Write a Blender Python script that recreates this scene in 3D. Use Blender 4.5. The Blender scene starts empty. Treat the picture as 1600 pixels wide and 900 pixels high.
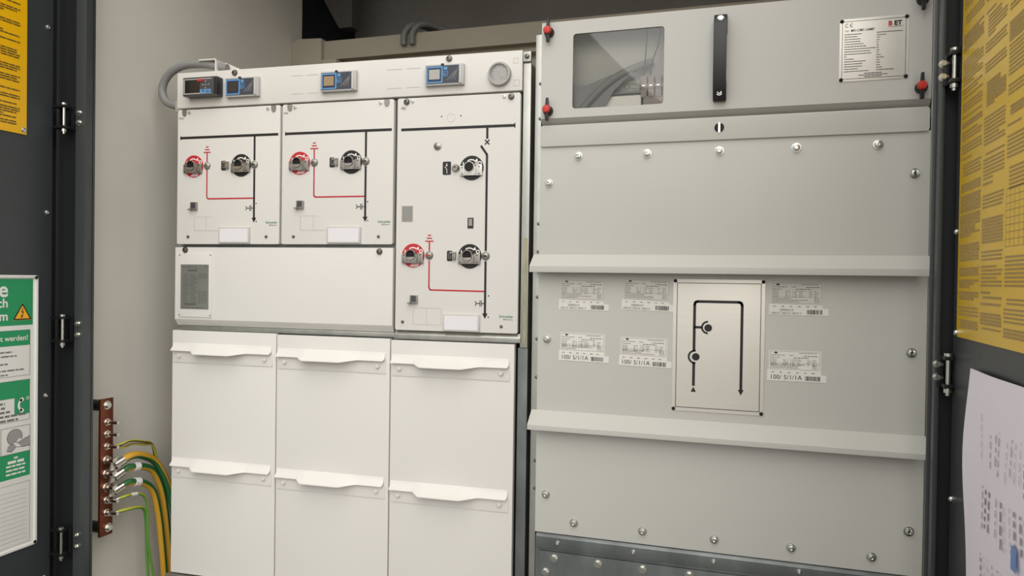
import bpy, bmesh, math, random
from mathutils import Matrix, Vector
random.seed(7)
R = math.radians
scene = bpy.context.scene
C = scene.collection

# ---------------------------------------------------------------- camera
yaw, pitch, roll = R(-17.392), R(-0.683), R(0.803)
d_ = Vector((math.sin(yaw)*math.cos(pitch), math.cos(yaw)*math.cos(pitch), math.sin(pitch)))
r_ = Vector((math.cos(yaw), -math.sin(yaw), 0)); u_ = r_.cross(d_)
rr = r_*math.cos(roll) + u_*math.sin(roll); uu = u_*math.cos(roll) - r_*math.sin(roll)
cd = bpy.data.cameras.new('camera'); cam = bpy.data.objects.new('camera', cd); C.objects.link(cam)
cam.matrix_world = Matrix(((rr.x, uu.x, -d_.x, 0), (rr.y, uu.y, -d_.y, 0), (rr.z, uu.z, -d_.z, 1.5), (0, 0, 0, 1)))
cd.sensor_width = 36; cd.lens = 36*1150/1600; cd.clip_start = 0.05
scene.camera = cam

# ---------------------------------------------------------------- sky and exposure
world = bpy.data.worlds.new('overcast_sky'); scene.world = world; world.use_nodes = True
wn, wl = world.node_tree.nodes, world.node_tree.links
wn.clear()
wo = wn.new('ShaderNodeOutputWorld'); bg = wn.new('ShaderNodeBackground')
tc = wn.new('ShaderNodeTexCoord'); sx = wn.new('ShaderNodeSeparateXYZ'); rp = wn.new('ShaderNodeValToRGB')
wl.new(tc.outputs['Generated'], sx.inputs[0]); wl.new(sx.outputs['Z'], rp.inputs[0])
rp.color_ramp.elements[0].position = 0.0; rp.color_ramp.elements[0].color = (0.60, 0.595, 0.585, 1)
rp.color_ramp.elements[1].position = 1.0; rp.color_ramp.elements[1].color = (1.0, 0.995, 0.985, 1)
wl.new(rp.outputs[0], bg.inputs[0]); bg.inputs[1].default_value = 1.0
wl.new(bg.outputs[0], wo.inputs[0])
sl = bpy.data.lights.new('hazy_sun', 'SUN'); sl.energy = 1.65; sl.angle = R(75); sl.color = (1, 0.985, 0.955)
so = bpy.data.objects.new('hazy_sun', sl); C.objects.link(so); so.rotation_euler = (R(50), 0, R(24))
vs = scene.view_settings
vs.view_transform = 'Standard'; vs.look = 'None'; vs.gamma = 1; vs.use_curve_mapping = False
vs.exposure = 0.45

# ---------------------------------------------------------------- materials
def lin(c):
    return tuple(((v/255)/12.92 if v/255 <= 0.04045 else ((v/255+0.055)/1.055)**2.4) for v in c)
MATS = {}
def mat(name, col, rough=0.5, metal=0.0, var=0.0, scale=6.0, bump=0.0, bscale=60.0, stretch=None, col2=None, coat=0.0):
    m = bpy.data.materials.new(name); m.use_nodes = True
    nt = m.node_tree; b = nt.nodes['Principled BSDF']
    b.inputs['Base Color'].default_value = (*lin(col), 1)
    b.inputs['Roughness'].default_value = rough; b.inputs['Metallic'].default_value = metal
    if coat: b.inputs['Coat Weight'].default_value = coat; b.inputs['Coat Roughness'].default_value = 0.15
    if var or bump:
        t = nt.nodes.new('ShaderNodeTexCoord'); mp = nt.nodes.new('ShaderNodeMapping')
        nt.links.new(t.outputs['Object'], mp.inputs[0])
        if stretch: mp.inputs['Scale'].default_value = stretch
    if var:
        n = nt.nodes.new('ShaderNodeTexNoise'); n.inputs['Scale'].default_value = scale; n.inputs['Detail'].default_value = 5
        nt.links.new(mp.outputs[0], n.inputs['Vector'])
        rmp = nt.nodes.new('ShaderNodeValToRGB')
        rmp.color_ramp.elements[0].position = 0.3; rmp.color_ramp.elements[1].position = 0.7
        c1 = lin(col); c2 = lin(col2) if col2 else tuple(min(1, v*(1+var)) for v in c1)
        if not col2: c1 = tuple(v*(1-var) for v in c1)
        rmp.color_ramp.elements[0].color = (*c1, 1); rmp.color_ramp.elements[1].color = (*c2, 1)
        nt.links.new(n.outputs[0], rmp.inputs[0]); nt.links.new(rmp.outputs[0], b.inputs['Base Color'])
    if bump:
        n2 = nt.nodes.new('ShaderNodeTexNoise'); n2.inputs['Scale'].default_value = bscale; n2.inputs['Detail'].default_value = 6
        nt.links.new(mp.outputs[0], n2.inputs['Vector'])
        bp = nt.nodes.new('ShaderNodeBump'); bp.inputs['Strength'].default_value = bump; bp.inputs['Distance'].default_value = 0.01
        nt.links.new(n2.outputs[0], bp.inputs['Height']); nt.links.new(bp.outputs[0], b.inputs['Normal'])
    MATS[name] = m
    return m
M = MATS
mat('cream_paint', (221, 217, 210), 0.42, var=0.015, scale=3, bump=0.02, bscale=400)
mat('grey_paint', (197, 195, 187), 0.42, var=0.015, scale=3, bump=0.02, bscale=400)
mat('door_paint', (54, 58, 60), 0.38, var=0.04, scale=4, bump=0.03, bscale=300)
mat('frame_paint', (62, 66, 66), 0.34, var=0.04, scale=4)
mat('rebate_black', (22, 24, 25), 0.55, var=0.1)
mat('black_metal', (20, 21, 22), 0.35, var=0.1, scale=20)
mat('plaster', (222, 217, 206), 0.85, var=0.05, scale=2.2, bump=0.35, bscale=7)
mat('plaster_beam', (178, 168, 150), 0.9, var=0.05, scale=3, bump=0.3, bscale=14)
mat('dark_concrete', (168, 164, 157), 0.95, var=0.12, scale=2, bump=0.3, bscale=20)
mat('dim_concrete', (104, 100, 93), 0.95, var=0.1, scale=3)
mat('navy_steel', (30, 34, 42), 0.6, var=0.08)
mat('floor_concrete', (120, 117, 110), 0.9, var=0.1, scale=3, bump=0.4, bscale=30)
mat('ground_gravel', (112, 110, 105), 0.95, var=0.15, scale=14, bump=0.6, bscale=80)
mat('galvanised', (180, 179, 171), 0.40, 0.85, var=0.12, scale=26, bump=0.03, bscale=60, stretch=(1, 1, 0.4))
mat('galvanised_dark', (120, 124, 122), 0.45, 0.75, var=0.2, scale=18, stretch=(1, 1, 0.5))
mat('zinc_bolt', (205, 205, 198), 0.24, 1.0, var=0.08, scale=80)
mat('dark_bolt', (120, 118, 112), 0.28, 1.0, var=0.15, scale=80)
mat('painted_bolt', (222, 218, 208), 0.4)
mat('alu_plate', (226, 221, 210), 0.34, 0.3, var=0.02, scale=5, stretch=(1, 1, 60))
mat('cast_metal', (160, 155, 147), 0.36, 0.75, var=0.12, scale=60)
mat('socket_metal', (214, 210, 202), 0.32, 0.6, var=0.05, scale=60)
mat('black_print', (26, 23, 22), 0.5)
mat('dim_print', (96, 92, 86), 0.6)
mat('red_print', (190, 38, 48), 0.5)
mat('white_print', (235, 232, 226), 0.5)
mat('green_print', (70, 120, 84), 0.6)
mat('line_print', (176, 168, 156), 0.6)
mat('label_paper', (228, 225, 226), 0.5)
mat('clear_frame', (196, 192, 186), 0.2, coat=0.4)
mat('silver_label', (150, 149, 142), 0.35, 0.5, var=0.06, scale=12)
mat('sticker_white', (226, 223, 214), 0.5, var=0.02)
mat('sticker_film', (208, 205, 196), 0.45, var=0.02)
mat('hole_black', (12, 11, 11), 0.7)
mat('knob_black', (30, 29, 28), 0.42, var=0.05, scale=50)
mat('knob_red', (205, 52, 40), 0.4)
mat('handle_black', (40, 40, 41), 0.45, bump=0.1, bscale=500)
mat('device_grey', (70, 70, 74), 0.35, var=0.04)
mat('device_navy', (30, 48, 80), 0.4)
mat('device_sky', (98, 148, 196), 0.4)
mat('device_dark', (62, 66, 76), 0.45)
mat('device_rim', (190, 188, 184), 0.22, coat=0.3)
mat('screen_dark', (58, 54, 54), 0.15)
mat('screen_amber', (160, 135, 98), 0.2)
mat('screen_grey', (176, 174, 166), 0.2)
mat('screen_black', (34, 36, 38), 0.12)
mat('dial_face', (206, 203, 196), 0.35)
mat('gauge_rim', (170, 168, 162), 0.2, 0.6)
mat('conduit_grey', (138, 137, 134), 0.45, var=0.03, bump=0.05, bscale=120)
mat('copper', (124, 70, 52), 0.42, 0.8, var=0.3, scale=14)
mat('earth_yellow', (196, 150, 44), 0.42)
mat('earth_green', (38, 92, 48), 0.42)
mat('lime_yellow', (176, 176, 52), 0.42)
mat('lime_green', (84, 138, 54), 0.42)
mat('tinned_lug', (206, 202, 194), 0.22, 1.0, var=0.1, scale=60)
mat('sign_yellow', (245, 186, 4), 0.35, var=0.02)
mat('sign_yellow_light', (242, 198, 40), 0.28, var=0.03)
mat('sign_ink', (98, 78, 30), 0.5)
mat('sign_ink_light', (172, 140, 68), 0.4)
mat('sign_green', (10, 142, 86), 0.35)
mat('sign_white', (226, 224, 218), 0.35)
mat('sign_grey', (150, 148, 146), 0.5)
mat('ink_grey', (110, 110, 108), 0.5)
mat('warning_yellow', (240, 172, 28), 0.4)
mat('paper_lilac', (245, 237, 246), 0.6, var=0.02, scale=5, bump=0.1, bscale=10)
mat('ink_blue', (120, 150, 204), 0.6)
mat('silhouette_cable_grey', (122, 121, 118), 0.5, var=0.06, scale=6)  # reflected silhouette behind the pane, and the hanging cables
mat('resin_brown', (146, 130, 120), 0.5, var=0.08, scale=20)
mat('beige_board', (178, 175, 166), 0.6, var=0.03)
mat('reflection_white', (244, 240, 230), 0.5)  # reflected daylight put into a plain colour
mat('yellow_mark', (168, 164, 132), 0.4, 0.5, var=0.15, scale=20)
def glass_mat(name, tint, refl):
    m = bpy.data.materials.new(name); m.use_nodes = True; nt = m.node_tree; nt.nodes.clear()
    o = nt.nodes.new('ShaderNodeOutputMaterial'); mx = nt.nodes.new('ShaderNodeMixShader')
    t = nt.nodes.new('ShaderNodeBsdfTransparent'); g = nt.nodes.new('ShaderNodeBsdfGlossy'); f = nt.nodes.new('ShaderNodeFresnel')
    f.inputs[0].default_value = refl; g.inputs['Roughness'].default_value = 0.02
    t.inputs[0].default_value = (*lin(tint), 1)
    nt.links.new(f.outputs[0], mx.inputs[0]); nt.links.new(t.outputs[0], mx.inputs[1]); nt.links.new(g.outputs[0], mx.inputs[2])
    nt.links.new(mx.outputs[0], o.inputs[0]); MATS[name] = m
glass_mat('window_glass', (254, 254, 252), 1.5)
glass_mat('clear_cover', (254, 254, 254), 1.4)

# ---------------------------------------------------------------- mesh helpers
class MB:
    """collects geometry in frame coordinates (u to the right, v into the surface, z up)"""
    def __init__(s): s.v = []; s.f = []; s.mi = []
    def add(s, vs, fs, mi=0):
        b = len(s.v); s.v += [tuple(p) for p in vs]
        for f in fs: s.f.append(tuple(b+i for i in f)); s.mi.append(mi)
        return s
    def box(s, u0, u1, v0, v1, z0, z1, mi=0):
        return s.add([(u0,v0,z0),(u1,v0,z0),(u1,v1,z0),(u0,v1,z0),(u0,v0,z1),(u1,v0,z1),(u1,v1,z1),(u0,v1,z1)],
                     [(0,3,2,1),(4,5,6,7),(0,1,5,4),(1,2,6,5),(2,3,7,6),(3,0,4,7)], mi)
    def prism(s, pts, v0, v1, mi=0):
        """polygon in (u,z) (anticlockwise seen from the viewer) extruded from v0 (front) to v1"""
        n = len(pts)
        vs = [(p[0], v0, p[1]) for p in pts] + [(p[0], v1, p[1]) for p in pts]
        fs = [tuple(range(n)), tuple(range(2*n-1, n-1, -1))] + [(i, n+i, n+(i+1) % n, (i+1) % n) for i in range(n)]
        return s.add(vs, fs, mi)
    def profile(s, pts, u0, u1, mi=0):
        """closed polygon in (v,z) swept along u"""
        n = len(pts)
        vs = [(u0, p[0], p[1]) for p in pts] + [(u1, p[0], p[1]) for p in pts]
        return s.add(vs, [tuple(range(n)), tuple(range(2*n-1, n-1, -1))] + [(i, n+i, n+(i+1) % n, (i+1) % n) for i in range(n)], mi)
    def flat(s, pts, v, mi=0):
        return s.add([(p[0], v, p[1]) for p in pts], [tuple(range(len(pts)))], mi)
    def rect(s, u0, u1, z0, z1, v, mi=0): return s.flat([(u0,z0),(u1,z0),(u1,z1),(u0,z1)], v, mi)
    def line(s, a, b, w, v, mi=0):
        dx, dz = b[0]-a[0], b[1]-a[1]; L = math.hypot(dx, dz); nx, nz = -dz/L*w/2, dx/L*w/2
        return s.flat([(a[0]-nx,a[1]-nz),(b[0]-nx,b[1]-nz),(b[0]+nx,b[1]+nz),(a[0]+nx,a[1]+nz)], v, mi)
    def path(s, pts, w, v, mi=0):
        for a, b in zip(pts, pts[1:]): s.line(a, b, w, v, mi)
        for p in pts[1:-1]: s.disc(p[0], p[1], w/2, v, 10, mi)
        return s
    def disc(s, u, z, r, v, n=24, mi=0):
        return s.flat([(u+r*math.cos(2*math.pi*i/n), z+r*math.sin(2*math.pi*i/n)) for i in range(n)], v, mi)
    def arc(s, u, z, r, w, a0, a1, v, n=14, mi=0):
        o = []; i_ = []
        for k in range(n+1):
            a = R(a0+(a1-a0)*k/n); o.append((u+(r+w/2)*math.cos(a), z+(r+w/2)*math.sin(a))); i_.append((u+(r-w/2)*math.cos(a), z+(r-w/2)*math.sin(a)))
        for k in range(n): s.flat([i_[k], o[k], o[k+1], i_[k+1]], v, mi)
        return s
    def outline(s, u0, u1, z0, z1, w, v, mi=0):
        s.rect(u0,u1,z0,z0+w,v,mi); s.rect(u0,u1,z1-w,z1,v,mi); s.rect(u0,u0+w,z0,z1,v,mi); s.rect(u1-w,u1,z0,z1,v,mi); return s
    def cyl(s, u, z, r, v0, v1, n=20, r1=None, mi=0):
        """cylinder along v, v0 = front"""
        r1 = r if r1 is None else r1
        a = [(u+r*math.cos(2*math.pi*i/n), v0, z+r*math.sin(2*math.pi*i/n)) for i in range(n)]
        b = [(u+r1*math.cos(2*math.pi*i/n), v1, z+r1*math.sin(2*math.pi*i/n)) for i in range(n)]
        return s.add(a+b, [tuple(range(n)), tuple(range(2*n-1, n-1, -1))]+[(i, n+i, n+(i+1) % n, (i+1) % n) for i in range(n)], mi)
    def lathe(s, u, z, prof, n=24, mi=0):
        """profile of (r,v) from the front centre outwards to the back"""
        m = len(prof); vs = []
        for r, v in prof: vs += [(u+r*math.cos(2*math.pi*i/n), v, z+r*math.sin(2*math.pi*i/n)) for i in range(n)]
        fs = [(k*n+i, (k+1)*n+i, (k+1)*n+(i+1) % n, k*n+(i+1) % n) for k in range(m-1) for i in range(n)]
        fs.append(tuple(range(n)))
        return s.add(vs, fs, mi)
    def tube(s, pts, r, n=10, twist=0.0, two=False, smooth=4, phase=0.0):
        P = [Vector(p) for p in pts]
        if smooth:
            Q = []
            for i in range(len(P)-1):
                p0 = P[max(i-1,0)]; p1 = P[i]; p2 = P[i+1]; p3 = P[min(i+2,len(P)-1)]
                for k in range(smooth):
                    t = k/smooth
                    Q.append(0.5*((2*p1)+(p2-p0)*t+(2*p0-5*p1+4*p2-p3)*t*t+(3*p1-p0-3*p2+p3)*t**3))
            Q.append(P[-1]); P = Q
        b = len(s.v); ref = Vector((0.31, 0.2, 0.93)); prev = None
        for i, p in enumerate(P):
            t = (P[min(i+1,len(P)-1)]-P[max(i-1,0)]).normalized()
            if prev is None: a = (ref-t*ref.dot(t)).normalized()
            else: a = (prev-t*prev.dot(t)).normalized()
            prev = a; c = t.cross(a)
            for k in range(n):
                an = 2*math.pi*k/n+twist*i+phase
                s.v.append(tuple(p+(a*math.cos(an)+c*math.sin(an))*r))
        m = len(P)
        for i in range(m-1):
            for k in range(n):
                s.f.append((b+i*n+k, b+i*n+(k+1) % n, b+(i+1)*n+(k+1) % n, b+(i+1)*n+k)); s.mi.append(1 if two and k >= n//2 else 0)
        s.f.append(tuple(b+n-1-k for k in range(n))); s.mi.append(0); s.f.append(tuple(b+(m-1)*n+k for k in range(n))); s.mi.append(0)
        return s
    def text(s, txt, u, z, size, v, align='LEFT', bold=0.0, rot=0.0, mi=0, sx=1.0):
        vs, fs = text_geo(txt, align, bold)
        c, q = math.cos(rot), math.sin(rot)
        return s.add([(u+(x*sx*c-y*q)*size, v, z+(x*sx*q+y*c)*size) for x, y in vs], fs, mi)
    def scribble(s, u0, u1, z, h, v, word=(2, 6), gap=0.9, mi=0):
        """a line of unreadably small print: a row of short dashes"""
        x = u0
        while x < u1:
            w = min(h*random.uniform(*word), u1-x)
            if w > h*0.4: s.rect(x, x+w, z-h/2, z+h/2, v, mi)
            x += w+h*gap
        return s
TG = {}
def text_geo(txt, align, bold):
    k = (txt, align, bold)
    if k not in TG:
        cu = bpy.data.curves.new('t', 'FONT'); cu.body = txt; cu.size = 1; cu.align_x = align; cu.offset = bold; cu.resolution_u = 3
        o = bpy.data.objects.new('t', cu); C.objects.link(o)
        dg = bpy.context.evaluated_depsgraph_get(); me = bpy.data.meshes.new_from_object(o.evaluated_get(dg))
        TG[k] = ([(p.co.x, p.co.y) for p in me.vertices], [tuple(p.vertices) for p in me.polygons])
        bpy.data.objects.remove(o); bpy.data.curves.remove(cu); bpy.data.meshes.remove(me)
    return TG[k]
def rrect(u0, u1, z0, z1, r, n=5):
    pts = []
    for cu, cz, a0 in ((u1-r, z0+r, -90), (u1-r, z1-r, 0), (u0+r, z1-r, 90), (u0+r, z0+r, 180)):
        for k in range(n+1):
            a = R(a0+90*k/n); pts.append((cu+r*math.cos(a), cz+r*math.sin(a)))
    return pts

class Frame:
    def __init__(s, origin, rot): s.m = Matrix.Translation(Vector(origin)) @ Matrix.Rotation(rot, 4, 'Z'); s.rot = rot
WF = Frame((0, 0, 0), 0)                                   # world
FL = Frame((-0.62792, 2.05, 0), R(2.627))                  # front plane of the switchgear
FR = Frame((0, 2.03, 0), 0)                                # front plane of the metering cabinet
FW = Frame((-2.0, 0, 0), R(90))                            # left wall, u = world Y, v = away from the room
FD1 = Frame((-2.01, 0, 0), R(90))                          # left door leaf
FD2 = Frame((0.42, 0, 0), R(-90))                          # right door leaf, u = -world Y

def mesh_of(name, mb, mats, org=(0, 0, 0), bevel=0.0, smooth=35, recalc=True):
    me = bpy.data.meshes.new(name)
    me.from_pydata([(p[0]-org[0], p[1]-org[1], p[2]-org[2]) for p in mb.v], [], mb.f)
    if not isinstance(mats, (list, tuple)): mats = [mats]
    for m in mats: me.materials.append(M[m])
    if len(mats) > 1: me.polygons.foreach_set('material_index', mb.mi)
    if recalc or bevel:
        bm = bmesh.new(); bm.from_mesh(me)
        if recalc: bmesh.ops.recalc_face_normals(bm, faces=bm.faces)
        if bevel:
            ed = [e for e in bm.edges if len(e.link_faces) == 2 and e.calc_face_angle(0) > R(30)]
            bmesh.ops.bevel(bm, geom=ed, offset=bevel, segments=2, profile=0.7, affect='EDGES', clamp_overlap=True)
        bm.to_mesh(me); bm.free()
    me.polygons.foreach_set('use_smooth', [True]*len(me.polygons)); me.set_sharp_from_angle(angle=R(smooth))
    return me
def flat_mesh(name, mb, mats, org=(0, 0, 0)):
    me = bpy.data.meshes.new(name); me.from_pydata([(p[0]-org[0], p[1]-org[1], p[2]-org[2]) for p in mb.v], [], mb.f)
    if not isinstance(mats, (list, tuple)): mats = [mats]
    for m in mats: me.materials.append(M[m])
    if len(mats) > 1: me.polygons.foreach_set('material_index', mb.mi)
    return me
def thing(name, frame, org, label=None, cat=None, group=None, kind=None):
    o = bpy.data.objects.new(name, None); C.objects.link(o); o.empty_display_size = 0.05
    o.matrix_world = frame.m @ Matrix.Translation(Vector(org)); o['_org'] = list(org)
    tag(o, label, cat, group, kind); return o
def tag(o, label=None, cat=None, group=None, kind=None):
    if label: o['label'] = label
    if cat: o['category'] = cat
    if group: o['group'] = group
    if kind: o['kind'] = kind
    return o
def part(name, mb, mats, parent, bevel=0.0, smooth=35, label=None, pr=False):
    org = tuple(parent['_org'])
    me = flat_mesh(name, mb, mats, org) if pr else mesh_of(name, mb, mats, org, bevel, smooth)
    o = bpy.data.objects.new(name, me); C.objects.link(o); o.parent = parent; o['_org'] = list(org)
    if label: o['label'] = label
    if name in ('fine_print', 'white_print', 'knockout', 'print', 'diagram_print', 'scale', 'relief'): o['kind'] = 'stuff'
    return o
def inst(name, me, parent, pos, rot=None):
    """a piece that shares mesh data, at a place given in frame coordinates"""
    org = parent['_org']; o = bpy.data.objects.new(name, me); C.objects.link(o); o.parent = parent
    o.location = (pos[0]-org[0], pos[1]-org[1], pos[2]-org[2]); o['_org'] = list(pos)
    if rot: o.rotation_euler = rot
    return o
def solo(name, frame, mb, mats, org, label=None, cat=None, group=None, kind=None, bevel=0.0, smooth=35):
    o = bpy.data.objects.new(name, mesh_of(name, mb, mats, org, bevel, smooth)); C.objects.link(o)
    o.matrix_world = frame.m @ Matrix.Translation(Vector(org)); o['_org'] = list(org)
    tag(o, label, cat, group, kind); return o
def copy_tree(o, parent=None):
    c = o.copy(); C.objects.link(c)
    if parent: c.parent = parent
    for ch in list(o.children): copy_tree(ch, c)
    return c

# shared small hardware (axis along v, viewer at -v)
def bolt_mesh(name, r, h, m, washer=1.25, socket=True):
    mb = MB(); mb.lathe(0, 0, [(r*0.02, -h*0.55 if socket else -h), (r*0.42, -h*0.55 if socket else -h), (r*0.46, -h), (r*0.82, -h*0.92), (r*0.98, -h*0.6), (r, -h*0.22), (r*washer, -h*0.2), (r*washer, 0)], 16)
    return mesh_of(name, mb, m)
def hex_mesh(name, r, h, m):
    mb = MB(); mb.cyl(0, 0, r*1.35, -h*0.2, 0, 18); mb.cyl(0, 0, r, -h*0.8, -h*0.2, 6); mb.cyl(0, 0, r*0.85, -h, -h*0.8, 6)
    return mesh_of(name, mb, m)
BOLT = bolt_mesh('zinc_bolt', 0.0095, 0.010, 'zinc_bolt')
BOLT_D = bolt_mesh('dark_bolt', 0.008, 0.008, 'dark_bolt')
BOLT_S = bolt_mesh('small_bolt', 0.0055, 0.006, 'zinc_bolt')
BOLT_P = bolt_mesh('painted_bolt', 0.0075, 0.006, 'painted_bolt', socket=False)
HEX = hex_mesh('hex_bolt', 0.009, 0.009, 'zinc_bolt')
RIVET = mesh_of('rivet', MB().lathe(0, 0, [(0.0002, -0.003), (0.0025, -0.0028), (0.0045, -0.0015), (0.005, 0)], 14), 'hole_black')
PIN = mesh_of('pin', MB().lathe(0, 0, [(0.0001, -0.0012), (0.0015, -0.001), (0.0022, 0)], 10), 'hole_black')

# ================================================================ THE SETTING
solo('ground', WF, MB().box(-9, 8, -14, 1.70, -0.3, -0.02), 'ground_gravel', (0, 0, -0.02), 'pale gravel yard in front of the open doors', 'ground', kind='structure')
solo('floor', WF, MB().box(-2.2, 0.75, 1.70, 3.7, -0.3, 0), 'floor_concrete', (0, 3, 0), kind='structure')
wl_ = MB().box(1.80, 3.02, 0, 0.15, 0, 3.12)
solo('wall_left', FW, wl_, 'plaster', (2.4, 0, 0), kind='structure')
solo('wall_left_rear', FW, MB().box(3.021, 3.55, 0.02, 0.15, 0, 3.12), 'navy_steel', (3.3, 0.02, 0), kind='structure')
solo('wall_rear', WF, MB().box(-2.2, 0.75, 3.55, 3.7, 0, 3.12), 'dark_concrete', (0, 3.55, 0), kind='structure')
solo('wall_right', WF, MB().box(0.56, 0.75, 1.80, 3.55, 0, 3.12), 'plaster', (0.56, 3, 0), kind='structure')
solo('ceiling', WF, MB().box(-2.2, 0.75, 1.95, 3.7, 3.12, 3.27), 'dark_concrete', (0, 3, 3.12), kind='structure')
solo('wall_front', WF, MB().box(-2.6, 1.2, 1.80, 1.95, 3.06, 3.27).box(-2.6, -2.15, 1.80, 1.95, -0.02, 3.06).box(0.75, 1.2, 1.80, 1.95, -0.02, 3.06), 'plaster', (-0.5, 1.8, 2.7), kind='structure')
# partition behind the cabinets
pw = thing('wall_back', WF, (-0.7, 2.95, 0), kind='structure')
part('wall_face', MB().box(-2.0, 0.56, 3.0, 3.1, 0, 2.49), 'plaster_beam', pw)
part('lintel', MB().profile([(2.96, 2.488), (3.1, 2.488), (3.1, 2.575), (2.96, 2.575)], -1.846, 0.56), 'plaster_beam', pw, 0.006)
part('pier', MB().prism([(-2.0, 0), (-1.842, 0), (-1.842, 2.582), (-1.965, 2.588), (-2.0, 2.572)], 2.935, 3.1), 'plaster_beam', pw, 0.006)
part('ledge', MB().box(-1.74, 0.56, 2.955, 3.0, 2.448, 2.462), 'plaster_beam', pw, 0.003)
part('block', MB().box(-1.835, -1.755, 2.92, 3.0, 2.36, 2.478), 'plaster_beam', pw, 0.004)
inst('screw', PIN, pw, (-1.62, 2.954, 2.455))
# door frames
def door_frame(name, s, x0, x1, xb):
    t = thing(name, WF, (x0, 1.80, 0), kind='structure')
    lo, hi = min(x0, x1), max(x0, x1)
    part('front_flange', MB().box(lo, hi, 1.752, 1.778, -0.02, 3.06), 'frame_paint', t, 0.003)
    lo, hi = min(x0-0.03*s, xb), max(x0-0.03*s, xb)
    part('jamb', MB().box(lo, hi, 1.784, 1.792, -0.02, 3.06), 'frame_paint', t, 0.002)
    lo, hi = min(x0, x0-0.12*s), max(x0, x0-0.12*s)
    part('back_plate', MB().box(lo, hi, 1.768, 1.798, -0.02, 3.06), 'rebate_black', t)
    return t
door_frame('trim_1', 1, -1.955, -1.915, -1.920)
door_frame('trim_2', -1, 0.400, 0.390, 0.385)

HB = hex_mesh('hinge_bolt', 0.0065, 0.011, 'zinc_bolt')
def hinge(door, s, pu, z0, z1, fu, reach=0.034):
    """knuckle hinge; pu = pin position along world X, s = +1 on the left door"""
    inv = None
    h = part('hinge', MB(), 'black_metal', door)
    mb = MB()
    zt, zb = z1+0.012, z0-0.012
    # built in world coordinates, door parent carries a world frame
    a, b = sorted((pu-reach*s, pu))
    mb.box(a, b, 1.742, 1.747, zb+0.004, zt-0.004)               # plate on the leaf side
    a, b = sorted((pu+0.004*s, fu+0.016*s))
    mb.box(*((a, a+0.012) if s > 0 else (b-0.012, b)), 1.747, 1.751, z0-0.004, z1+0.004)   # knuckle plate towards the frame
    for z in (z0, z1):
        a, b = sorted((pu-reach*s, pu+0.010*s)); mb.box(a, b, 1.716, 1.747, z-0.004, z+0.004)
    me = mesh_of('hinge', mb, 'black_metal', tuple(door['_org']), 0.001); h.data = me
    pm = MB(); n = 14
    for r, za, zc in ((0.0048, z0-0.02, z1+0.004), (0.009, z1+0.004, z1+0.010), (0.0085, z0-0.014, z0-0.006)):
        q = [(pu+r*math.cos(2*math.pi*i/n), 1.727+r*math.sin(2*math.pi*i/n)) for i in range(n)]
        pm.add([(x, y, za) for x, y in q]+[(x, y, zc) for x, y in q], [tuple(range(n)), tuple(range(n, 2*n))]+[(i, (i+1) % n, n+(i+1) % n, n+i) for i in range(n)])
    part('pin', pm, 'zinc_bolt', h)
    dz = (z1-z0)*0.24
    for z in ((z0+z1)/2-dz, (z0+z1)/2+dz):
        inst('bolt', HB, h, (fu, 1.752, z))
        part('screw', MB().cyl(pu-0.026*s if s > 0 else pu+0.008*s, z, 0.0035, *((1.7395, 1.742) if s > 0 else (1.7445, 1.747)), 10), 'dark_bolt', h)

# left door
d1 = thing('door_1', WF, (-2.02, 1.75, 0), kind='structure')
def dbox(x0, x1, y0, y1, z0, z1): return MB().box(x0, x1, y0, y1, z0, z1)
part('leaf', dbox(-2.06, -2.01, 0.78, 1.722, 0.05, 3.02), 'door_paint', d1, 0.003)
part('rebate', dbox(-2.06, -2.034, 1.722, 1.756, 0.05, 3.02), 'rebate_black', d1, 0.002)
for z0, z1 in ((1.942, 2.005), (1.293, 1.364), (0.642, 0.715)): hinge(d1, 1, -1.972, z0, z1, -1.938)
SCR = bolt_mesh('door_screw', 0.0065, 0.005, 'zinc_bolt')
for z in (2.239, 1.682, 1.128, 0.575): inst('screw', SCR, d1, (-2.01, 1.704, z), (0, 0, R(90)))
# right door
d2 = thing('door_2', WF, (0.43, 1.75, 0), kind='structure')
part('leaf', dbox(0.42, 0.47, 0.78, 1.737, 0.05, 3.02), 'door_paint', d2, 0.003)
part('rebate', dbox(0.430, 0.47, 1.737, 1.760, 0.05, 3.02), 'rebate_black', d2, 0.002)
for z0, z1 in ((1.922, 1.98), (1.291, 1.349), (0.66, 0.718)): hinge(d2, -1, 0.4105, z0, z1, 0.3945, 0.009)
for z in (1.61, 1.058): inst('screw', SCR, d2, (0.42, 1.722, z), (0, 0, R(-90)))

# ================================================================ SWITCHGEAR (left cabinet)
t = thing('switchgear_frame', FL, (-0.58, 0.3, 0), 'galvanised steel carcass of the white switchgear standing against the left wall', 'cabinet frame')
part('body', MB().box(-1.155, -0.004, 0.020, 0.70, 0.30, 2.045), 'galvanised_dark', t)
part('side_panel', MB().box(-1.162, -1.155, 0.020, 0.70, 0.05, 2.045), 'galvanised', t)
part('rail', MB().profile([(0.004, 1.318), (0.0198, 1.318), (0.0198, 1.332), (0.004, 1.332)], -1.160, -0.385), 'galvanised', t, 0.001)
part('rail', MB().profile([(0.002, 1.314), (0.0198, 1.314), (0.0198, 1.340), (0.012, 1.340), (0.002, 1.328)], -0.384, 0.012), 'galvanised', t, 0.001)
part('post', MB().box(0.010, 0.033, 0.006, 0.60, 1.300, 2.128), 'galvanised', t, 0.003)
part('post', MB().box(0.003, 0.033, 0.012, 0.60, 0.05, 1.2995), 'galvanised_dark', t, 0.003)
part('mark', MB().box(0.019, 0.028, 0.0045, 0.006, 1.31, 1.62), 'yellow_mark', t)
b = part('post_bracket', MB().box(0.010, 0.033, 0.000, 0.012, 2.131, 2.160), 'galvanised', t, 0.001)
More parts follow.
